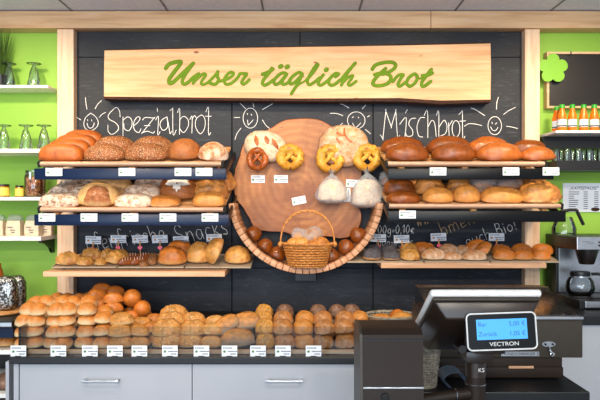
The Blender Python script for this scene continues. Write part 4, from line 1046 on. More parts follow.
def pile(k, px, wpx, rows, desc, where, step=.045, jit=.010, group=None, rz=.0, shrink=0):
    """rows: list of (Y, layers, dpx)"""
    for ri, (Y, n, dpx) in enumerate(rows):
        s = sc(Y); base = .913+SL*(Y+.545)+.001
        for j in range(n):
            X = (px+dpx+rnd.uniform(-1.3, 1.3)-300)/s; ly = 'top' if j == n-1 else ORD[j]
            lb = '%s, %s of %s row, %s' % (desc, ly, ROW[ri], where)
            bread(k, (X, Y+rnd.uniform(-jit, jit)+.006*j, base+j*step), wpx/sc(-.49), (math.atan(SL)+rnd.uniform(-.06, .06), rnd.uniform(-.1, .1), rz+rnd.uniform(-.25, .25)), lb, 'roll', group, zs=1.02)
GP = 'rolls piled on the counter'
pile('double', 31, 29, [(-.49, 4, 0), (-.39, 4, 8), (-.29, 3, 19), (-.19, 3, 31)], 'golden double roll', 'leftmost column', group=GP)
pile('double', 60.5, 29, [(-.49, 4, 0), (-.39, 4, 6), (-.29, 3, 14), (-.19, 3, 22)], 'golden double roll', 'second column', group=GP)
pile('single', 85, 19, [(-.49, 4, 0), (-.39, 4, 3)], 'split white roll', 'above the third counter card', group=GP)
pile('torp', 92, 23, [(-.28, 4, 4), (-.19, 4, 8)], 'small golden oval roll', 'behind the split rolls', group=GP, rz=.5)
pile('single', 103, 18, [(-.49, 3, 0), (-.4, 3, 2)], 'split white roll', 'left of the dark-seeded rolls', group=GP, step=.05)
pile('torp', 110, 22, [(-.3, 4, 2), (-.2, 4, 5)], 'small golden oval roll', 'left of the two upright round rolls', group=GP, rz=.5, step=.042)
pile('bseed', 120.5, 27, [(-.49, 3, 0), (-.39, 2, 4)], 'dark-seeded roll', 'above the fourth counter card', group=GP, step=.045)
pile('torp', 128, 18, [(-.3, 2, 2)], 'small orange roll', 'below the two upright round rolls', group=GP, step=.05)
pile('bseed', 140.5, 23, [(-.49, 2, -2), (-.39, 2, 0)], 'black-speckled pale roll', 'above the fifth counter card', group=GP)
pile('bseeds', 156, 18, [(-.44, 2, -3), (-.34, 2, -2)], 'black-speckled round roll', 'left of the cheese rolls', group=GP)
pile('cheese', 170.5, 30, [(-.49, 2, -3), (-.39, 2, 2), (-.29, 2, 4)], 'knobbly cheese roll', 'above the sixth counter card', group=GP, step=.046)
pile('cheese', 192, 26, [(-.48, 2, 0), (-.38, 2, 2), (-.28, 1, 2)], 'knobbly cheese roll', 'above the seventh counter card', group=GP, step=.048)
pile('oval', 211, 22, [(-.49, 2, 1), (-.38, 2, 4), (-.28, 1, 9)], 'pale golden oval roll', 'right of the cheese rolls', group=GP, step=.05)
pile('bigflour', 237, 35, [(-.48, 1, 0), (-.35, 1, -1)], 'big floured roll', 'above the eighth counter card', group=GP, step=.06)
s_ = sc(-.46)
bread('bigflour', (PX(229, -.45), -.45, .985), 30/s_, (.2, -.5, .2), 'big golden roll leaning diagonally on the floured rolls', 'roll', GP); bread('bigflour', (PX(246, -.42), -.42, .985), 34/s_, (.2, -.2, .1), 'big golden roll lying on top right of the floured rolls', 'roll', GP)
pile('pump', 264, 19, [(-.49, 2, 0), (-.39, 2, 0), (-.29, 2, 1)], 'seed-topped yellow roll', 'above the fourth last counter card', group=GP, step=.055)
pile('rolla', 283.5, 21, [(-.49, 2, 0), (-.38, 2, 0)], 'brown floured roll', 'above the second last counter card', group=GP, step=.057)
pile('rollb', 303.5, 20.5, [(-.49, 2, 0), (-.38, 2, 0)], 'plump golden roll', 'left of the rightmost counter card', group=GP, step=.057)
pile('rolla', 324, 20.5, [(-.49, 2, 0), (-.38, 2, 0)], 'plump floured roll', 'right of the rightmost counter card', group=GP, step=.057)
pile('rolla', 344, 20.5, [(-.49, 2, 0), (-.38, 2, 0)], 'plump floured roll', 'second column from the right end', group=GP, step=.057)
pile('rollb', 362, 19, [(-.47, 2, 0), (-.37, 2, -2)], 'plump golden roll', 'right end of the pile beside the cash register', group=GP, step=.057)
for px, lb in ((284.5, 'leftmost dark rye roll at the back of the pile'), (318, 'second dark rye roll from the left at the back of the pile'), (336.5, 'third dark rye roll from the left at the back of the pile'), (351, 'rightmost dark rye roll beside the lined bread basket')):
    for j in range(2):
        Y = -.27; bread('rye', (PX(px, Y), Y, .913+SL*(Y+.545)+.053*j), .083, (.15, 0, rnd.random()), lb if j else lb.replace('rye roll', 'rye roll, lower one,'), 'roll', 'dark rye rolls at the back of the pile', zs=1)
bread('kaiser', (PX(132.5, -.25), -.25, PZ(298.5, -.25)), .082, (1.25, 0, .2), 'round golden roll standing upright on top of the pile, left one', 'roll', 'upright round rolls on the pile')
bread('kaiser', (PX(143.5, -.25), -.25, PZ(309.5, -.25)), .080, (1.25, 0, -.2), 'round golden roll standing upright, lower right one beside the slate', 'roll', 'upright round rolls on the pile')
pile('torp', 143, 20, [(-.25, 2, 0)], 'small orange roll', 'under the lower upright round roll', group=GP, step=.045)
pile('torp', 131, 20, [(-.22, 3, 0)], 'small orange roll', 'under the higher upright round roll', group=GP, step=.045)
# grey lined basket with breads right of the pile
gb = wicker_basket('bread_basket', 'grey woven basket with loaves behind the cash printer', (PX(390, -.33), -.33, .9065), .088, .085, .108, .10, .118, 14, 20, 'grey_wicker')
gx, gy, gz = gb.location
def ing(k, px, py, Y, L, rot, lb): bread(k, (PX(px, Y), Y, PZ(py, Y)), L, rot, lb, 'bread', 'breads in the grey basket')
ing('rustbig', 382, 331, -.33, .15, (.3, .1, -.2), 'golden baguette end at the left in the grey basket')
ing('croi' if 'croi' in KIND else 'golden', 402, 330, -.35, .12, (.2, 0, .2), 'golden loaf at the right in the grey basket')
ing('kaiser', 397, 318, -.27, .075, (1.2, 0, 0), 'round split roll standing at the back of the grey basket')
ing('goldlong', 390, 345, -.33, .17, (0, 0, .3), 'long loaf lying at the bottom of the grey basket')

# ------------------------------------------------------------------ left wall shelves
def wall_shelf(x1px, Yf, py, th, label, x0=-2.2, m='white'):
    t_ = thing('wall_shelf', label, 'shelf'); z = PZ(py, Yf); x1 = PX(x1px, Yf)
    link('board', B(x0, x1, Yf, .0195, z-th, z, bev=.001), m, t_)
    return t_, z, x1
def curved_bracket(parent, x, z, dep, h):
    pts = [(-.0, z), (-dep, z), (-dep, z-.012), (-dep*.6, z-.022), (-dep*.3, z-.045), (-.03, z-h), (-0.0, z-h)]
    link('bracket', prism_x(bmesh.new(), [(a+.0195, b) for a, b in pts], x-.006, x+.006), 'black', parent)
sa, z1, xe = wall_shelf(48, -.115, 85, .014, 'top left wall shelf holding twisted sundae glasses')
sb, z2, xe2 = wall_shelf(41, -.2, 148.8, .018, 'second left wall shelf holding a row of glasses')
sd, z3, _ = wall_shelf(41, -.2, 197, .016, 'third left wall shelf holding yellow jars and the cereal jar')
se, z4, _ = wall_shelf(41, -.2, 236.5, .020, 'lowest left wall shelf holding paper bags')
for p_, z_, th in ((sb, z2, .018), (sd, z3, .016), (se, z4, .02)):
    for x in (-1.18-.06, -1.75): curved_bracket(p_, x, z_-th, .17, .07)
for x in (-1.7,): curved_bracket(sa, x, z1-.014, .1, .07)
def sundae(label, px, Y, z, H, g):
    t_ = thing('sundae_glass', label, 'glass', (PX(px, Y), Y, z), group=g); n = 32; bm = bmesh.new()
    prof = [(.030, 0), (.027, .25*H), (.020, .55*H), (.013, .78*H), (.008, .86*H), (.012, .91*H), (.031, .95*H), (.034, .985*H), (.02, H), (.001, H)]
    rings = []; pr_ = smoothpts(prof, 4)
    for r, z_ in pr_:
        rings.append([bm.verts.new(((r*(1+(.10*math.cos(7*th+z_*75) if z_ < .86*H else 0)))*math.cos(th), (r*(1+(.10*math.cos(7*th+z_*75) if z_ < .86*H else 0)))*math.sin(th), z_)) for th in [2*PI*k/n for k in range(n)]])
    for A, Bq in zip(rings, rings[1:]):
        for k in range(n): bm.faces.new((A[k], A[(k+1) % n], Bq[(k+1) % n], Bq[k]))
    link('glass_body', bm, 'clear', t_, True)
Gg = 'upturned sundae glasses'
sundae('upturned twisted sundae glass on the top left shelf, right one', 34, -.06, z1, .118, Gg); sundae('upturned twisted sundae glass on the top left shelf, beside the grass plant', 9, -.06, z1, .118, Gg)
for px, lb in ((4, 'leftmost upturned sundae glass on the second left shelf'), (26, 'middle upturned sundae glass on the second left shelf'), (44, 'rightmost upturned sundae glass on the second left shelf, near the tin loaves')): sundae(lb, px, -.1, z2, .125, Gg)
# grass plant
gpn = thing('grass_plant', 'dark green ornamental grass in a pot at the top left corner', 'plant', (PX(1, -.05), -.05, z1)); bm = bmesh.new()
for i in range(60):
    a = rnd.uniform(0, 2*PI); l = rnd.uniform(.15, .27); sp = rnd.uniform(.01, .07)
    tube(bm, [(.01*math.cos(a), .01*math.sin(a), .05), (sp*.5*math.cos(a), sp*.4*math.sin(a), .05+l*.5), (sp*math.cos(a), sp*.5*math.sin(a), .05+l)], [.0018, .0015, .0004], 4)
link('blades', bm, 'twig', gpn); link('pot', lathe(bmesh.new(), [(.02, 0), (.03, .06), (.026, .058), (.001, .05)], 20), 'dark', gpn, .8)
# jars, storage jar, bags
def jar(px, w, h, label):
    Y = -.12; t_ = thing('honey_jar', label, 'jar', (PX(px, Y), Y, z3), group='yellow jars'); r = w/2
    link('jar_body', lathe(bmesh.new(), [(r*.9, 0), (r, .004), (r, h*.78), (r*.88, h*.86), (.001, h*.86)], 24), 'honey', t_, .8)
    link('paper_label', lathe(bmesh.new(), [(r+.0006, h*.12), (r+.0006, h*.74)], 24, cap=False), 'honey_label', t_, True)
    link('lid', lathe(bmesh.new(), [(r*.94, h*.865), (r*.94, h), (.001, h)], 24), 'dark', t_, .8)
jar(3, .062, .062, 'larger yellow-labelled jar at the left image edge'); jar(19.5, .04, .056, 'smaller yellow-labelled jar next to the cereal jar')
t_ = thing('storage_jar', 'large clip-top glass jar full of brown cereal beside the yellow jars', 'jar', (PX(35, -.1), -.1, z3))
link('cereal', lathe(bmesh.new(), [(.038, .006), (.044, .012), (.044, .095), (.02, .1), (.001, .1)], 24), 'muesli', t_, .8)
link('glass_jar', lathe(bmesh.new(), [(.042, 0), (.048, .006), (.048, .100), (.042, .108), (.042, .118)], 28), 'clear_thin', t_, .8)
link('lid', lathe(bmesh.new(), [(.043, .119), (.044, .128), (.02, .132), (.001, .132)], 24), 'clear_thin', t_, .8)
link('wire_clip', tube(bmesh.new(), [(.049*math.cos(q), .049*math.sin(q), .112) for q in [2*PI*k/24 for k in range(24)]], .0012, 5, closed=True), 'steel', t_)
link('clasp', B(-.004, .004, -.056, -.0505, .085, .12), 'steel', t_)
def paper_bag(px, Y, w, h, label, z, seed):
    t_ = thing('paper_bag', label, 'bag', (PX(px, Y), Y, z), (0, 0, rnd.uniform(-.1, .1)), 'paper bags on the lowest left shelf')
    bm = bmesh.new(); bmesh.ops.create_grid(bm, x_segments=1, y_segments=1, size=.001); bm.clear()
    prof = [(1, .9, 0), (1.04, 1, .2), (1.02, .95, .5), (.93, .7, .72)]
    rings = []
    for sx, sy, u in prof:
        rings.append([bm.verts.new((w/2*sx*a+.002*noise.noise(Vector((a*3, b*3, u*5+seed))), .027*sy*b, h*u)) for a, b in ((-1, -1), (-.4, -1.08), (.4, -1.08), (1, -1), (1, 0), (1, 1), (0, 1), (-1, 1), (-1, 0))])
    for A, Bq in zip(rings, rings[1:]):
        n = len(A)
        for k in range(n): bm.faces.new((A[k], A[(k+1) % n], Bq[(k+1) % n], Bq[k]))
    bm.faces.new(rings[0]); link('paper_body', bm, 'bag_paper', t_, .7)
    bm = bmesh.new(); r2 = []
    for sx, sy, u in ((.93, .7, .722), (.97, .5, .85), (.75, .35, .97), (.8, .12, 1.0)):
        r2.append([bm.verts.new((w/2*sx*a, .027*sy*b, h*(u+.03*noise.noise(Vector((a*4, b, seed)))))) for a, b in ((-1, -1), (0, -1), (1, -1), (1, 1), (0, 1), (-1, 1))])
    for A, Bq in zip(r2, r2[1:]):
        for k in range(6): bm.faces.new((A[k], A[(k+1) % 6], Bq[(k+1) % 6], Bq[k]))
    link('clear_top', bm, 'film', t_, .9)
    link('print', lines(bmesh.new(), -w*.4, w*.2, h*.1, h*.5, -.0298), 'ink', t_)
for i, (px, lb) in enumerate(((-2, 'paper bag cut by the left image edge'), (15.5, 'middle paper bag with clear top, second from the left edge'), (34, 'paper bag with clear top right of the middle one'), (47, 'rightmost paper bag, half behind the blue rail'))):
    paper_bag(px, -.12 if i != 3 else -.065, .068 if i != 3 else .055, .10, lb, z4, i)

# ------------------------------------------------------------------ left side counter with bean bags
lc = thing('side_counter', 'dark side counter at the left edge carrying bags of beans', 'counter')
link('worktop', B(-2.2, -1.215, -.5, .0185, 1.0, 1.03, bev=.003), 'worktop', lc)
link('metal_edge', B(-2.2, -1.215, -.506, -.5005, 1.008, 1.024), 'steel', lc)
link('upper_panel', B(-2.2, -1.22, -.48, -.46, .955, .999), 'rail_blue', lc)
link('back_panel', B(-2.2, -1.22, -.06, -.04, 0.0, .999), 'dark', lc)
for z_ in (.885, .70, .4): link('shelf', B(-2.2, -1.222, -.48, -.061, z_, z_+.018), 'white', lc)
link('side_panel', B(-1.219, -1.205, -.55, -.061, 0, .87), 'laminate', lc)
for i, z_ in enumerate((.904, .719)):
    for j in range(2):
        bread('rye' if i else 'bseeds', (-1.285-.1*j, -.40, z_), .095, (0, 0, j), ('brown roll on the upper shelf inside the side counter, %s' if i == 0 else 'grey-brown roll on the lower shelf inside the side counter, %s') % ('right one' if j == 0 else 'left one'), 'roll', 'rolls inside the side counter')
tag(link('wooden_board', lathe(bmesh.new(), [(.10, 0), (.11, .006), (.11, .012), (.105, .014), (.001, .014)], 40, (PX(-1, -.3), -.3, 1.0305)), 'slat_wood', None, .8), 'round wooden board under the bean bags on the side counter', 'board')
def bean_bag(px, Y, w, h, label, seed, z):
    t_ = thing('bean_bag', label, 'bag', (PX(px, Y), Y, z), group='bean bags on the side counter')
    bm = bag_mesh(w, .07, h, seed); link('beans', bm, 'beans', t_, True)
    bm = bag_mesh(w*1.05, .076, h*1.03, seed); link('plastic_bag', bm, 'clear_thin', t_, True)
bean_bag(6, -.31, .095, .15, 'front clear bag of black and white beans on the round wooden board', 3, 1.045)
bean_bag(16, -.2, .085, .155, 'rear bag of beans leaning behind the front one', 8, 1.031)
tag(link('brown_bottle', lathe(bmesh.new(), [(.03, 0), (.03, .16), (.02, .19), (.018, .21), (.001, .21)], 24, (PX(-3, -.12), -.12, 1.0305)), 'choc' if 'choc' in M else 'b_choc', None, .8), 'brown container at the left edge behind the bean bags', 'container')

# ------------------------------------------------------------------ right wall
def clover():
    t_ = thing('clover_decoration', 'bright green five-petal clover cut-out at the corner of the small blackboard', 'decoration', (PX(552, -.03), -.0, PZ(69, -.03)))
    bm = bmesh.new(); pts = []; n = 90
    for k in range(n):
        th = 2*PI*k/n; r = .045+.029*abs(math.cos(2.5*(th-PI/2)))**.55; pts.append((r*math.cos(th), r*math.sin(th)))
    prism(bm, pts, -.045, -.037); link('petals', bm, 'lime', t_)
clover()
bb = thing('small_blackboard', 'small blackboard in a thin pine frame on the green wall', 'blackboard', (0, 0, 0))
a0, a1, c0, c1 = PX(549, -.02), PX(626, -.02), PZ(106, -.02), PZ(54, -.02)
link('slate_face', B(a0, a1, -.012, .0195, c0, c1), 'dark', bb)
for q in ((a0-.012, a1+.012, c1, c1+.011), (a0-.012, a1+.012, c0-.011, c0), (a0-.012, a0, c0+.0001, c1-.0001), (a1, a1+.012, c0+.0001, c1-.0001)):
    link('frame_bar', B(q[0], q[1], -.024, .0195, q[2], q[3], bev=.001), 'pine', bb)
link('hanging_loop', B(PX(570, -.02), PX(571, -.02), -.027, -.0245, c1-.01, c1+.012), 'dark', bb)
rs, zr1, _x = None, PZ(130.3, -.213), None
rs = thing('wall_shelf', 'upper right wall shelf with white top carrying orange juice bottles', 'shelf')
link('board', B(PX(556, -.213), 2.0, -.213, .0195, zr1-.012, zr1, bev=.001), 'white', rs)
link('underframe', B(PX(543, -.06), 2.0, -.06, .0195, zr1-.07, zr1-.0125), 'black', rs)
zr2 = PZ(160.5, -.2)
rs2 = thing('wall_shelf', 'black lower right wall shelf carrying a row of tumblers', 'shelf')
link('board', B(PX(557, -.2), 2.0, -.2, .0195, zr2-.045, zr2, bev=.002), 'black', rs2)
def bottle(px, Y, label, first=None):
    t_ = thing('juice_bottle', label, 'bottle', (PX(px, Y), Y, zr1), group='orange juice bottles'); H = .13
    link('bottle_body', lathe(bmesh.new(), [(.018, 0), (.0205, .004), (.0205, .066), (.0185, .080), (.012, .099), (.0108, .112), (.001, .112)], 24), 'juice', t_, .9)
    link('paper_label', lathe(bmesh.new(), [(.0209, .022), (.0209, .058)], 24, cap=False), 'paper', t_, True)
    link('label_print', lathe(bmesh.new(), [(.0212, .024), (.0212, .030)], 24, cap=False), 'ink', t_, True)
    link('cap', lathe(bmesh.new(), [(.0132, .1122), (.0132, .127), (.011, .130), (.001, .130)], 16), 'cap_green', t_, .8)
    return t_
b0 = bottle(562, -.15, 'orange juice bottle with green cap, leftmost in the front row')
for px, Y, lb in ((572.3, -.15, 'orange juice bottle with green cap, second in the front row'), (583.6, -.15, 'orange juice bottle with green cap, third in the front row'), (594.2, -.15, 'orange juice bottle with green cap, rightmost in view'), (556.5, -.09, 'orange juice bottle half hidden behind the leftmost front bottle'), (604, -.12, 'orange juice bottle cut by the right image edge')):
    dup(b0, (PX(px, Y), Y, zr1), (0, 0, .3), lb, 'orange juice bottles')
tum = None
k_ = 0
for j, Y in enumerate((-.15, -.07)):
    for i in range(5):
        px = 556+i*11.2+j*5; lb = 'upturned clear tumbler on the black shelf, %s, %s row' % (['leftmost', 'second from left', 'third from left', 'fourth from left', 'rightmost'][i], ['front', 'back'][j])
        if tum is None:
            tum = thing('tumbler', lb, 'glass', (PX(px, Y), Y, zr2), group='tumblers on the black shelf')
            link('glass_body', lathe(bmesh.new(), [(.021, 0), (.019, .03), (.017, .054), (.015, .058), (.001, .058), (.001, .05), (.014, .048), (.019, .0)], 20), 'clear_thin', tum, .9)
        else: dup(tum, (PX(px, Y), Y, zr2), None, lb)
# poster
po = thing('coffee_menu_poster', 'white coffee price list headed Kaffeepause on the green wall', 'poster', (0, 0, 0))
pa, pb_, pc, pd = PX(564.5, -.005), PX(606, -.005), PZ(212, -.005), PZ(183, -.005)
link('sheet', B(pa, pb_, .014, .0195, pc, pd), 'paper', po)
text_obj('„KAFFEEPAUSE“', .023, 'heading', 'ink', po, ((pa+pb_)/2, .0135, pd-.026), shear=.3, sx=.92)
bm = bmesh.new(); rr = random.Random(2)
for i in range(9):
    z = pd-.046-i*.0105
    for xa_, xb2 in ((.14, .14+rr.uniform(.12, .26)), (.50, .60), (.76, .86)): box(bm, pa+(pb_-pa)*xa_, pa+(pb_-pa)*xb2, .0132, .0139, z, z+.0035)
link('price_lines', bm, 'ink', po)
bm = bmesh.new(); prism(bm, [(pb_-.045+.022*math.cos(2*PI*k/16), pc+.013+.01*math.sin(2*PI*k/16)) for k in range(16)], .0128, .0139); link('coffee_bean_picture', bm, 'bark', po)
# coffee counter + machine
cc = thing('coffee_counter', 'counter with dark worktop and pale front at right under the coffee machine', 'counter')
link('worktop', B(1.0, 2.0, -.6, .0185, 1.031, 1.066, bev=.003), 'worktop', cc)
link('front_panel', B(1.005, 2.0, -.585, -.565, .08, 1.030), 'laminate', cc)
link('carcass', B(1.005, 2.0, -.564, .0, .08, 1.030), 'laminate', cc); link('plinth', B(1.01, 2.0, -.53, -.05, 0, .079), 'dark', cc)
zc = 1.0665
cm = thing('coffee_machine', 'black and steel filter coffee machine at the right edge', 'coffee machine', (1.215, 0, zc))
def cml(n, x0, x1, y0, y1, z0, z1, m, bev=.003): return link(n, B(x0, x1, y0, y1, z0, z1, bev=bev), m, cm)
cml('base', 0, .40, -.42, -.03, .0, .038, 'black'); cml('base_front', .02, .40, -.432, -.4205, .008, .036, 'steel', .002)
cml('column', 0, .40, -.163, -.03, .0385, .255, 'black'); cml('back_plate', .012, .38, -.168, -.1635, .04, .25, 'steel', .001)
cml('head', 0, .40, -.385, -.03, .2555, .312, 'black'); cml('front_panel', .0, .40, -.394, -.3855, .257, .314, 'steel', .002)
link('model_text', lines(bmesh.new(), .02, .075, .28, .296, -.3945), 'ink', cm)
for q in (0, 1): cml('button', .093, .102, -.398, -.3945, .272+q*.014, .280+q*.014, 'black', .001)
bm = lathe(bmesh.new(), [(.030, .185), (.034, .19), (.052, .25), (.052, .2552)], 28, (.088, -.29, 0)); link('filter_funnel', bm, 'dark', cm, .8)
cml('warming_plate', .02, .16, -.36, -.20, .0385, .042, 'dark', .001)
def pot(loc, label, full=True):
    t_ = thing('glass_coffee_pot', label, 'coffee pot', loc)
    link('glass_bowl', lathe(bmesh.new(), [(.045, 0), (.058, .012), (.064, .035), (.058, .065), (.042, .088), (.040, .094)], 32), 'clear_thin', t_, True)
    link('collar', lathe(bmesh.new(), [(.0425, .086), (.044, .1), (.042, .108), (.001, .109)], 28), 'black', t_, .8)
    link('steel_band', lathe(bmesh.new(), [(.0455, .084), (.0455, .089)], 28, cap=False), 'steel', t_, .8)
    link('handle', tube(bmesh.new(), smoothpts([(.042, -.02, .098), (.075, -.04, .098), (.088, -.045, .07), (.078, -.04, .025)], 5), .007, 8), 'black', t_, True)
    return t_
pot((PX(581, -.29), -.28, zc+.0425), 'empty glass coffee pot on the warming plate of the machine')
p2 = thing('glass_jug', 'clear glass jug standing on top of the coffee machine', 'jug', (PX(564, -.14), -.14, zc+.3125))
link('glass_body', lathe(bmesh.new(), [(.046, 0), (.056, .006), (.056, .03), (.04, .075), (.036, .085)], 28), 'clear_thin', p2, True)

# ------------------------------------------------------------------ register table and equipment
TZ = .95
rt = thing('register_table', 'dark table in the foreground carrying the cash handling machine', 'table')
link('table_top', B(.275, .884, -1.25, -.70, TZ-.05, TZ, bev=.003), 'worktop', rt)
link('lower_shelf', B(.12, .66, -1.62, -1.26, .83, .86, bev=.002), 'dark', rt)
for x in (.305, .85):
    for y in (-1.2, -.75): link('leg', B(x-.02, x+.02, y-.02, y+.02, 0, TZ-.0505), 'dark', rt)
for x in (.15, .62): link('leg', B(x-.015, x+.015, -1.6, -1.57, 0, .8295), 'dark', rt)
link('shelf_support', B(.3, .6, -1.2595, -1.2505, .84, .90), 'dark', rt)
M['till'] = plain('till_plastic', '#2a201a', .5, nz=.03, spec=.2); M['till_dark'] = plain('till_dark', '#2c211a', .3); M['till_grey'] = plain('till_grey', '#3f3932', .42, .1, spec=.3)
# coin machine
Yc = -1.1; s = sc(Yc)
cmn = thing('cash_machine', 'grey-brown cash handling machine with smoked cover and key in the lock', 'cash machine', (0, 0, TZ))
X0, X1, X2 = .43, 283/s, 263/s
zu0, zu1 = PZ(358, Yc)-TZ, PZ(319, Yc)-TZ
link('lower_drawer', B(X0+.03, X2, Yc+.004, -.74, .012, zu0-.0005, bev=.003), 'till', cmn, .6)
link('foot_plinth', B(X0+.04, X2-.01, Yc+.015, -.76, 0, .0118), 'till_dark', cmn)
link('drawer_lip', B(X0+.03, X2-.0, Yc-.004, Yc+.0035, .004, PZ(367, Yc)-TZ, bev=.002), 'till', cmn, .6)
link('drawer_handle', B(PX(508, Yc), PX(533, Yc), Yc-.008, Yc-.0042, PZ(368, Yc)-TZ, PZ(365.5, Yc)-TZ, bev=.001), 'beech', cmn)
link('upper_body', B(X0, X1, Yc, -.74, zu0, zu1, bev=.004), 'till_grey', cmn, .6)
zh = zu1+.001
bm = prism_x(bmesh.new(), [(Yc-.002, zh), (-.78, zh), (-.78, PZ(289, -.8)-TZ), (-.84, PZ(288.5, -.84)-TZ), (Yc-.002, zh+.012)], X0+.005, X1-.012)
link('smoked_cover', bm, 'hood', cmn)
link('cover_edge', B(PX(535, Yc), X1-.002, Yc-.010, Yc-.003, zh-.001, zh+.008, bev=.001), 'steel', cmn)
bm = bmesh.new()
for i in range(9): box(bm, X0+.03+i*.052, X0+.06+i*.052, -.96, -.90, zh+.001, zh+.012+.004*(i % 3), bev=.001)
for i in range(5): box(bm, X0+.05+i*.09, X0+.11+i*.09, -.87, -.80, zh+.001, zh+.03, bev=.002)
link('coin_guides', bm, 'till_dark', cmn)
link('top_rim', B(X0+.005, X1-.012, -.845, -.78, PZ(288.5, -.84)-TZ+.0005, PZ(287.5, -.84)-TZ+.002), 'till_dark', cmn)
link('lock_plate', prism(bmesh.new(), [(PX(548.5, Yc)+.022*math.cos(q)*(1 if abs(math.cos(q)) < .9 else 1), PZ(344, Yc)-TZ+.009*math.sin(q)) for q in [2*PI*k/20 for k in range(20)]], Yc-.004, Yc-.0003), 'steel', cmn)
for dx in (-.012, .012): link('lock_hole', lathe(bmesh.new(), [(.004, 0), (.004, .003)], 10), 'black', cmn, loc=(PX(548.5, Yc)+dx, Yc-.0042, PZ(344, Yc)-TZ), rot=(PI/2, 0, 0))
bm = bmesh.new(); tube(bm, [(PX(548, Yc), Yc-.004, PZ(346, Yc)-TZ), (PX(549, Yc), Yc-.012, PZ(350, Yc)-TZ), (PX(551, Yc), Yc-.012, PZ(353, Yc)-TZ)], .003, 6)
tube(bm, [(PX(551, Yc)+.006*math.cos(q), Yc-.012, PZ(353.5, Yc)-TZ+.006*math.sin(q)) for q in [2*PI*k/12 for k in range(12)]], .0016, 5, closed=True); link('key', bm, 'chrome', cmn, True)
link('name_plate', B(PX(501, Yc), PX(539, Yc), Yc-.002, Yc-.0003, PZ(356, Yc)-TZ, PZ(351.5, Yc)-TZ), 'steel', cmn)
text_obj('MONEYCHANGER 3', .0135, 'plate_lettering', 'black', cmn, (PX(520, Yc), Yc-.0022, PZ(353.8, Yc)-TZ))
bm = bmesh.new(); tube(bm, smoothpts([(.885, -1.02, TZ+.004), (.9, -.98, TZ+.03), (.89, -.93, TZ+.05), (.895, -.9, TZ+.004)], 5), .005, 6)
o = link('cable', bm, 'black', None, True); tag(o, 'black cable looping at the right side of the cash machine', 'cable')
for v in o.data.vertices: v.co.x -= .012

# POS screen seen from behind
YN, YR = -1.5, -1.2
zn, zf = PZ(290, YN), PZ(330, YR)
xl_, xr_ = PX(431, YN), PX(541, YN)
ps_ = thing('till_screen', 'tilted till screen seen from behind with a white rim, on a round pole', 'screen', (0, 0, 0))
ang = math.atan2(zn-zf, YR-YN); ln = math.hypot(zn-zf, YR-YN)
def slab(x0, x1, u0, u1, t0, t1, bev, name, m, parent=ps_, taper=0):
    """u along the screen from near edge to far edge, t = thickness below the face"""
    bm = bmesh.new(); box(bm, x0, x1, u0, u1, -t1, -t0)
    if taper:
        for v in bm.verts:
            if v.co.z < -t0-(t1-t0)*.5: v.co.x += taper if v.co.x < (x0+x1)/2 else -taper; v.co.y += taper*.4 if v.co.y < (u0+u1)/2 else -taper
    if bev: bmesh.ops.bevel(bm, geom=bm.edges[:], offset=bev, segments=3, affect='EDGES', profile=.5)
    bmesh.ops.transform(bm, matrix=Matrix.Translation((0, YN, zn)) @ Matrix.Rotation(-ang, 4, 'X'), verts=bm.verts)
    return link(name, bm, m, parent, .6)
slab(xl_-.002, xr_+.002, 0, ln, -.004, .016, .008, 'rim', 'white')
slab(xl_+.004, xr_-.004, .004, ln-.004, .0165, .028, .004, 'chrome_band', 'till_grey')
slab(xl_+.006, xr_-.006, .008, ln-.01, .0285, .075, .006, 'housing', 'till_dark', taper=.03)
slab(xl_+.02, xr_-.02, .02, ln-.02, -.006, -.0045, 0, 'display_panel', 'black')
xp = PX(477, -1.4)
link('neck', B(xp-.038, xp+.038, -1.43, -1.33, PZ(361, -1.4), PZ(349, -1.4), bev=.004), 'till_dark', ps_, .6)
pb2 = lathe(bmesh.new(), [(.029, PZ(377, -1.4)), (.0295, PZ(362, -1.4)-.001), (.001, PZ(362, -1.4)-.001)], 28, (xp, -1.385, 0)); link('collar', pb2, 'till_dark', ps_, .8)
link('pole', lathe(bmesh.new(), [(.0275, .862), (.0275, PZ(377, -1.4)-.0005)], 28, (xp, -1.385, 0)), 'till', ps_, .8)
link('pole_ring', tube(bmesh.new(), [(xp+.028*math.cos(2*PI*k/28), -1.385+.028*math.sin(2*PI*k/28), PZ(385, -1.4)) for k in range(28)], .0015, 5, closed=True), 'steel', ps_)
text_obj('KS', .016, 'sticker_lettering', 'white', ps_, (xp+.008, -1.4152, PZ(369, -1.4)))
link('base_plate', lathe(bmesh.new(), [(.07, .8602), (.07, .866), (.03, .870)], 32, (xp, -1.385, 0)), 'till_dark', ps_, .8)
link('side_arm', tube(bmesh.new(), [(xp-.02, -1.40, PZ(393, -1.4)), (xp-.16, -1.40, PZ(400, -1.4))], .016, 14), 'till', ps_, True)
link('arm_ring', tube(bmesh.new(), [(xp-.06, -1.40+.017*math.cos(2*PI*k/20), PZ(395, -1.4)+.017*math.sin(2*PI*k/20)) for k in range(20)], .0018, 5, closed=True), 'steel', ps_)
link('clip', B(PX(480, -1.5), PX(498, -1.5), -1.505, -1.49, PZ(315, -1.5), PZ(312.5, -1.5)), 'steel', ps_)
link('hinge_knob', tube(bmesh.new(), [(PX(459, -1.42), -1.46, PZ(346, -1.42)), (PX(459, -1.42), -1.40, PZ(346, -1.42))], .011, 14), 'dark', ps_, .8)
link('mount_arm', B(PX(470, -1.42), PX(500, -1.42), -1.47, -1.35, PZ(350, -1.42), PZ(322, -1.42), bev=.004), 'till_dark', ps_, .6)
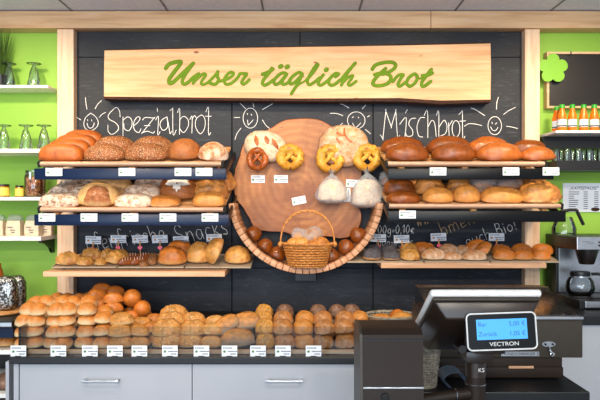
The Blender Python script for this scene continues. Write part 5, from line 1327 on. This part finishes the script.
# customer display
Yq = -1.53
cx_, cz_ = PX(501.7, Yq), PZ(331.3, Yq)
cdp = thing('customer_display', 'small backlit blue customer display in a black case with white rim', 'display', (cx_, Yq, cz_), (-.10, -.035, 0))
sq = sc(Yq)
def rrect(w, h, r, n=6):
    out = []
    for cxx, czz, a0_ in ((w-r, h-r, 0), (-(w-r), h-r, PI/2), (-(w-r), -(h-r), PI), (w-r, -(h-r), 1.5*PI)):
        for k in range(n+1): a = a0_+PI/2*k/n; out.append((cxx+r*math.cos(a), czz+r*math.sin(a)))
    return out
hw, hh = 34.5/sq, 18/sq
link('case', prism(bmesh.new(), rrect(hw, hh, .012), 0, .030), 'dark', cdp)
bm = bmesh.new(); pts = rrect(hw, hh, .012); tube(bm, [(x, 0, z) for x, z in pts], .0021, 6, closed=True); link('white_rim', bm, 'white', cdp, True)
link('front_glass', prism(bmesh.new(), rrect(hw-.003, hh-.003, .010), -.0022, -.0002), 'rail_black', cdp)
w1 = 25.3/sq; zt1, zb1 = 12.3/sq, -7.8/sq
link('lit_screen', B(-w1, w1, -.0032, -.0024, zb1, zt1), 'display', cdp)
M['lcd_ink'] = plain('lcd_ink', '#1f5f9a', .4)
text_obj('Bar', .0165, 'lcd_text', 'lcd_ink', cdp, (-w1+.004, -.0035, zt1-.013), align='LEFT'); text_obj('5,00 €', .0165, 'lcd_text', 'lcd_ink', cdp, (w1-.004, -.0035, zt1-.013), align='RIGHT')
text_obj('Zurück', .0165, 'lcd_text', 'lcd_ink', cdp, (-w1+.004, -.0035, zt1-.038), align='LEFT'); text_obj('1,05 €', .0165, 'lcd_text', 'lcd_ink', cdp, (w1-.004, -.0035, zt1-.038), align='RIGHT')
text_obj('VECTRON', .0145, 'maker_lettering', 'white', cdp, (.004, -.0026, -.0325), sx=1.15, ext=.0003)
link('mount', B(-.03, .03, .0302, .05, -.02, .03), 'till_dark', cdp)

# printer (rounded box at left)
Yt = -1.5; s5 = sc(Yt)
pt_ = thing('receipt_printer', 'dark rounded receipt printer in the foreground left of the till screen', 'printer', (0, 0, 0))
xa_, xb_ = PX(361.5, Yt), PX(426, Yt)-.006
zp0, zp1 = .8605, PZ(333, Yt)
prof = [(Yt, zp0), (Yt, PZ(384, Yt)), (Yt+.008, PZ(378, Yt)), (Yt+.008, zp1-.03), (Yt+.014, zp1-.008), (Yt+.03, zp1+.004), (Yt+.07, zp1+.008), (Yt+.16, zp1+.006), (Yt+.19, zp1-.02), (Yt+.19, zp0)]
bm = prism_x(bmesh.new(), prof, xa_+.004, xb_); 
link('housing', bm, 'till', pt_, .6)
prof2 = [(y-.002 if y < Yt+.1 else y+.001, z+.002 if z > zp0+.01 else z) for y, z in prof]
link('side_cheek', prism_x(bmesh.new(), prof2, xa_-.004, xa_+.0035), 'till_grey', pt_, .6)
link('lid_gap', B(xa_+.005, xb_+.0005, Yt+.0072, Yt+.012, zp1-.022, zp1-.019), 'black', pt_)
link('trim_line', B(xa_+.005, xb_+.0005, Yt-.0015, Yt+.001, PZ(388.6, Yt), PZ(387.2, Yt), bev=.0003), 'steel', pt_)
link('button', lathe(bmesh.new(), [(.0115, 0), (.0105, .005), (.004, .006), (.001, .006)], 20), 'rubber', pt_, .8, loc=(PX(385, Yt), Yt-.0002, PZ(397, Yt)), rot=(PI/2, 0, 0))
link('label_strip', B(PX(377, Yt), PX(400, Yt), Yt+.005, Yt+.0078, PZ(387, Yt)+.003, PZ(383.5, Yt)+.003), 'till_grey', pt_)
# grey wicker basket beside
wicker_basket('pen_basket', 'small tall grey wicker basket between the printer and the screen pole', (PX(423, -1.18), -1.18, TZ+.0005), .040, .04, .055, .05, .145, 18, 16, 'grey_wicker', sr_=.0032)
bm = bmesh.new()
pts = [(.03*math.cos(q)*1.2, .0, .026+.024*math.sin(q)) for q in [(-.3+PI*1.5*k/16) for k in range(17)]]
o = bmesh.new()
prev = None
for x, _, z in pts:
    row = [o.verts.new((x, y, z)) for y in (-.05, .05)]
    if prev: o.faces.new((prev[0], row[0], row[1], prev[1]))
    prev = row
bmesh.ops.solidify(o, geom=o.faces[:], thickness=.0025)
M['pale_blue'] = plain('pale_blue_paper', '#8fa6bd', .5)
tag(link('paper_roll', o, 'pale_blue', None, True, loc=(PX(452, -1.18), -1.18, TZ+.002)), 'curled pale blue paper lying beside the grey wicker basket', 'paper')
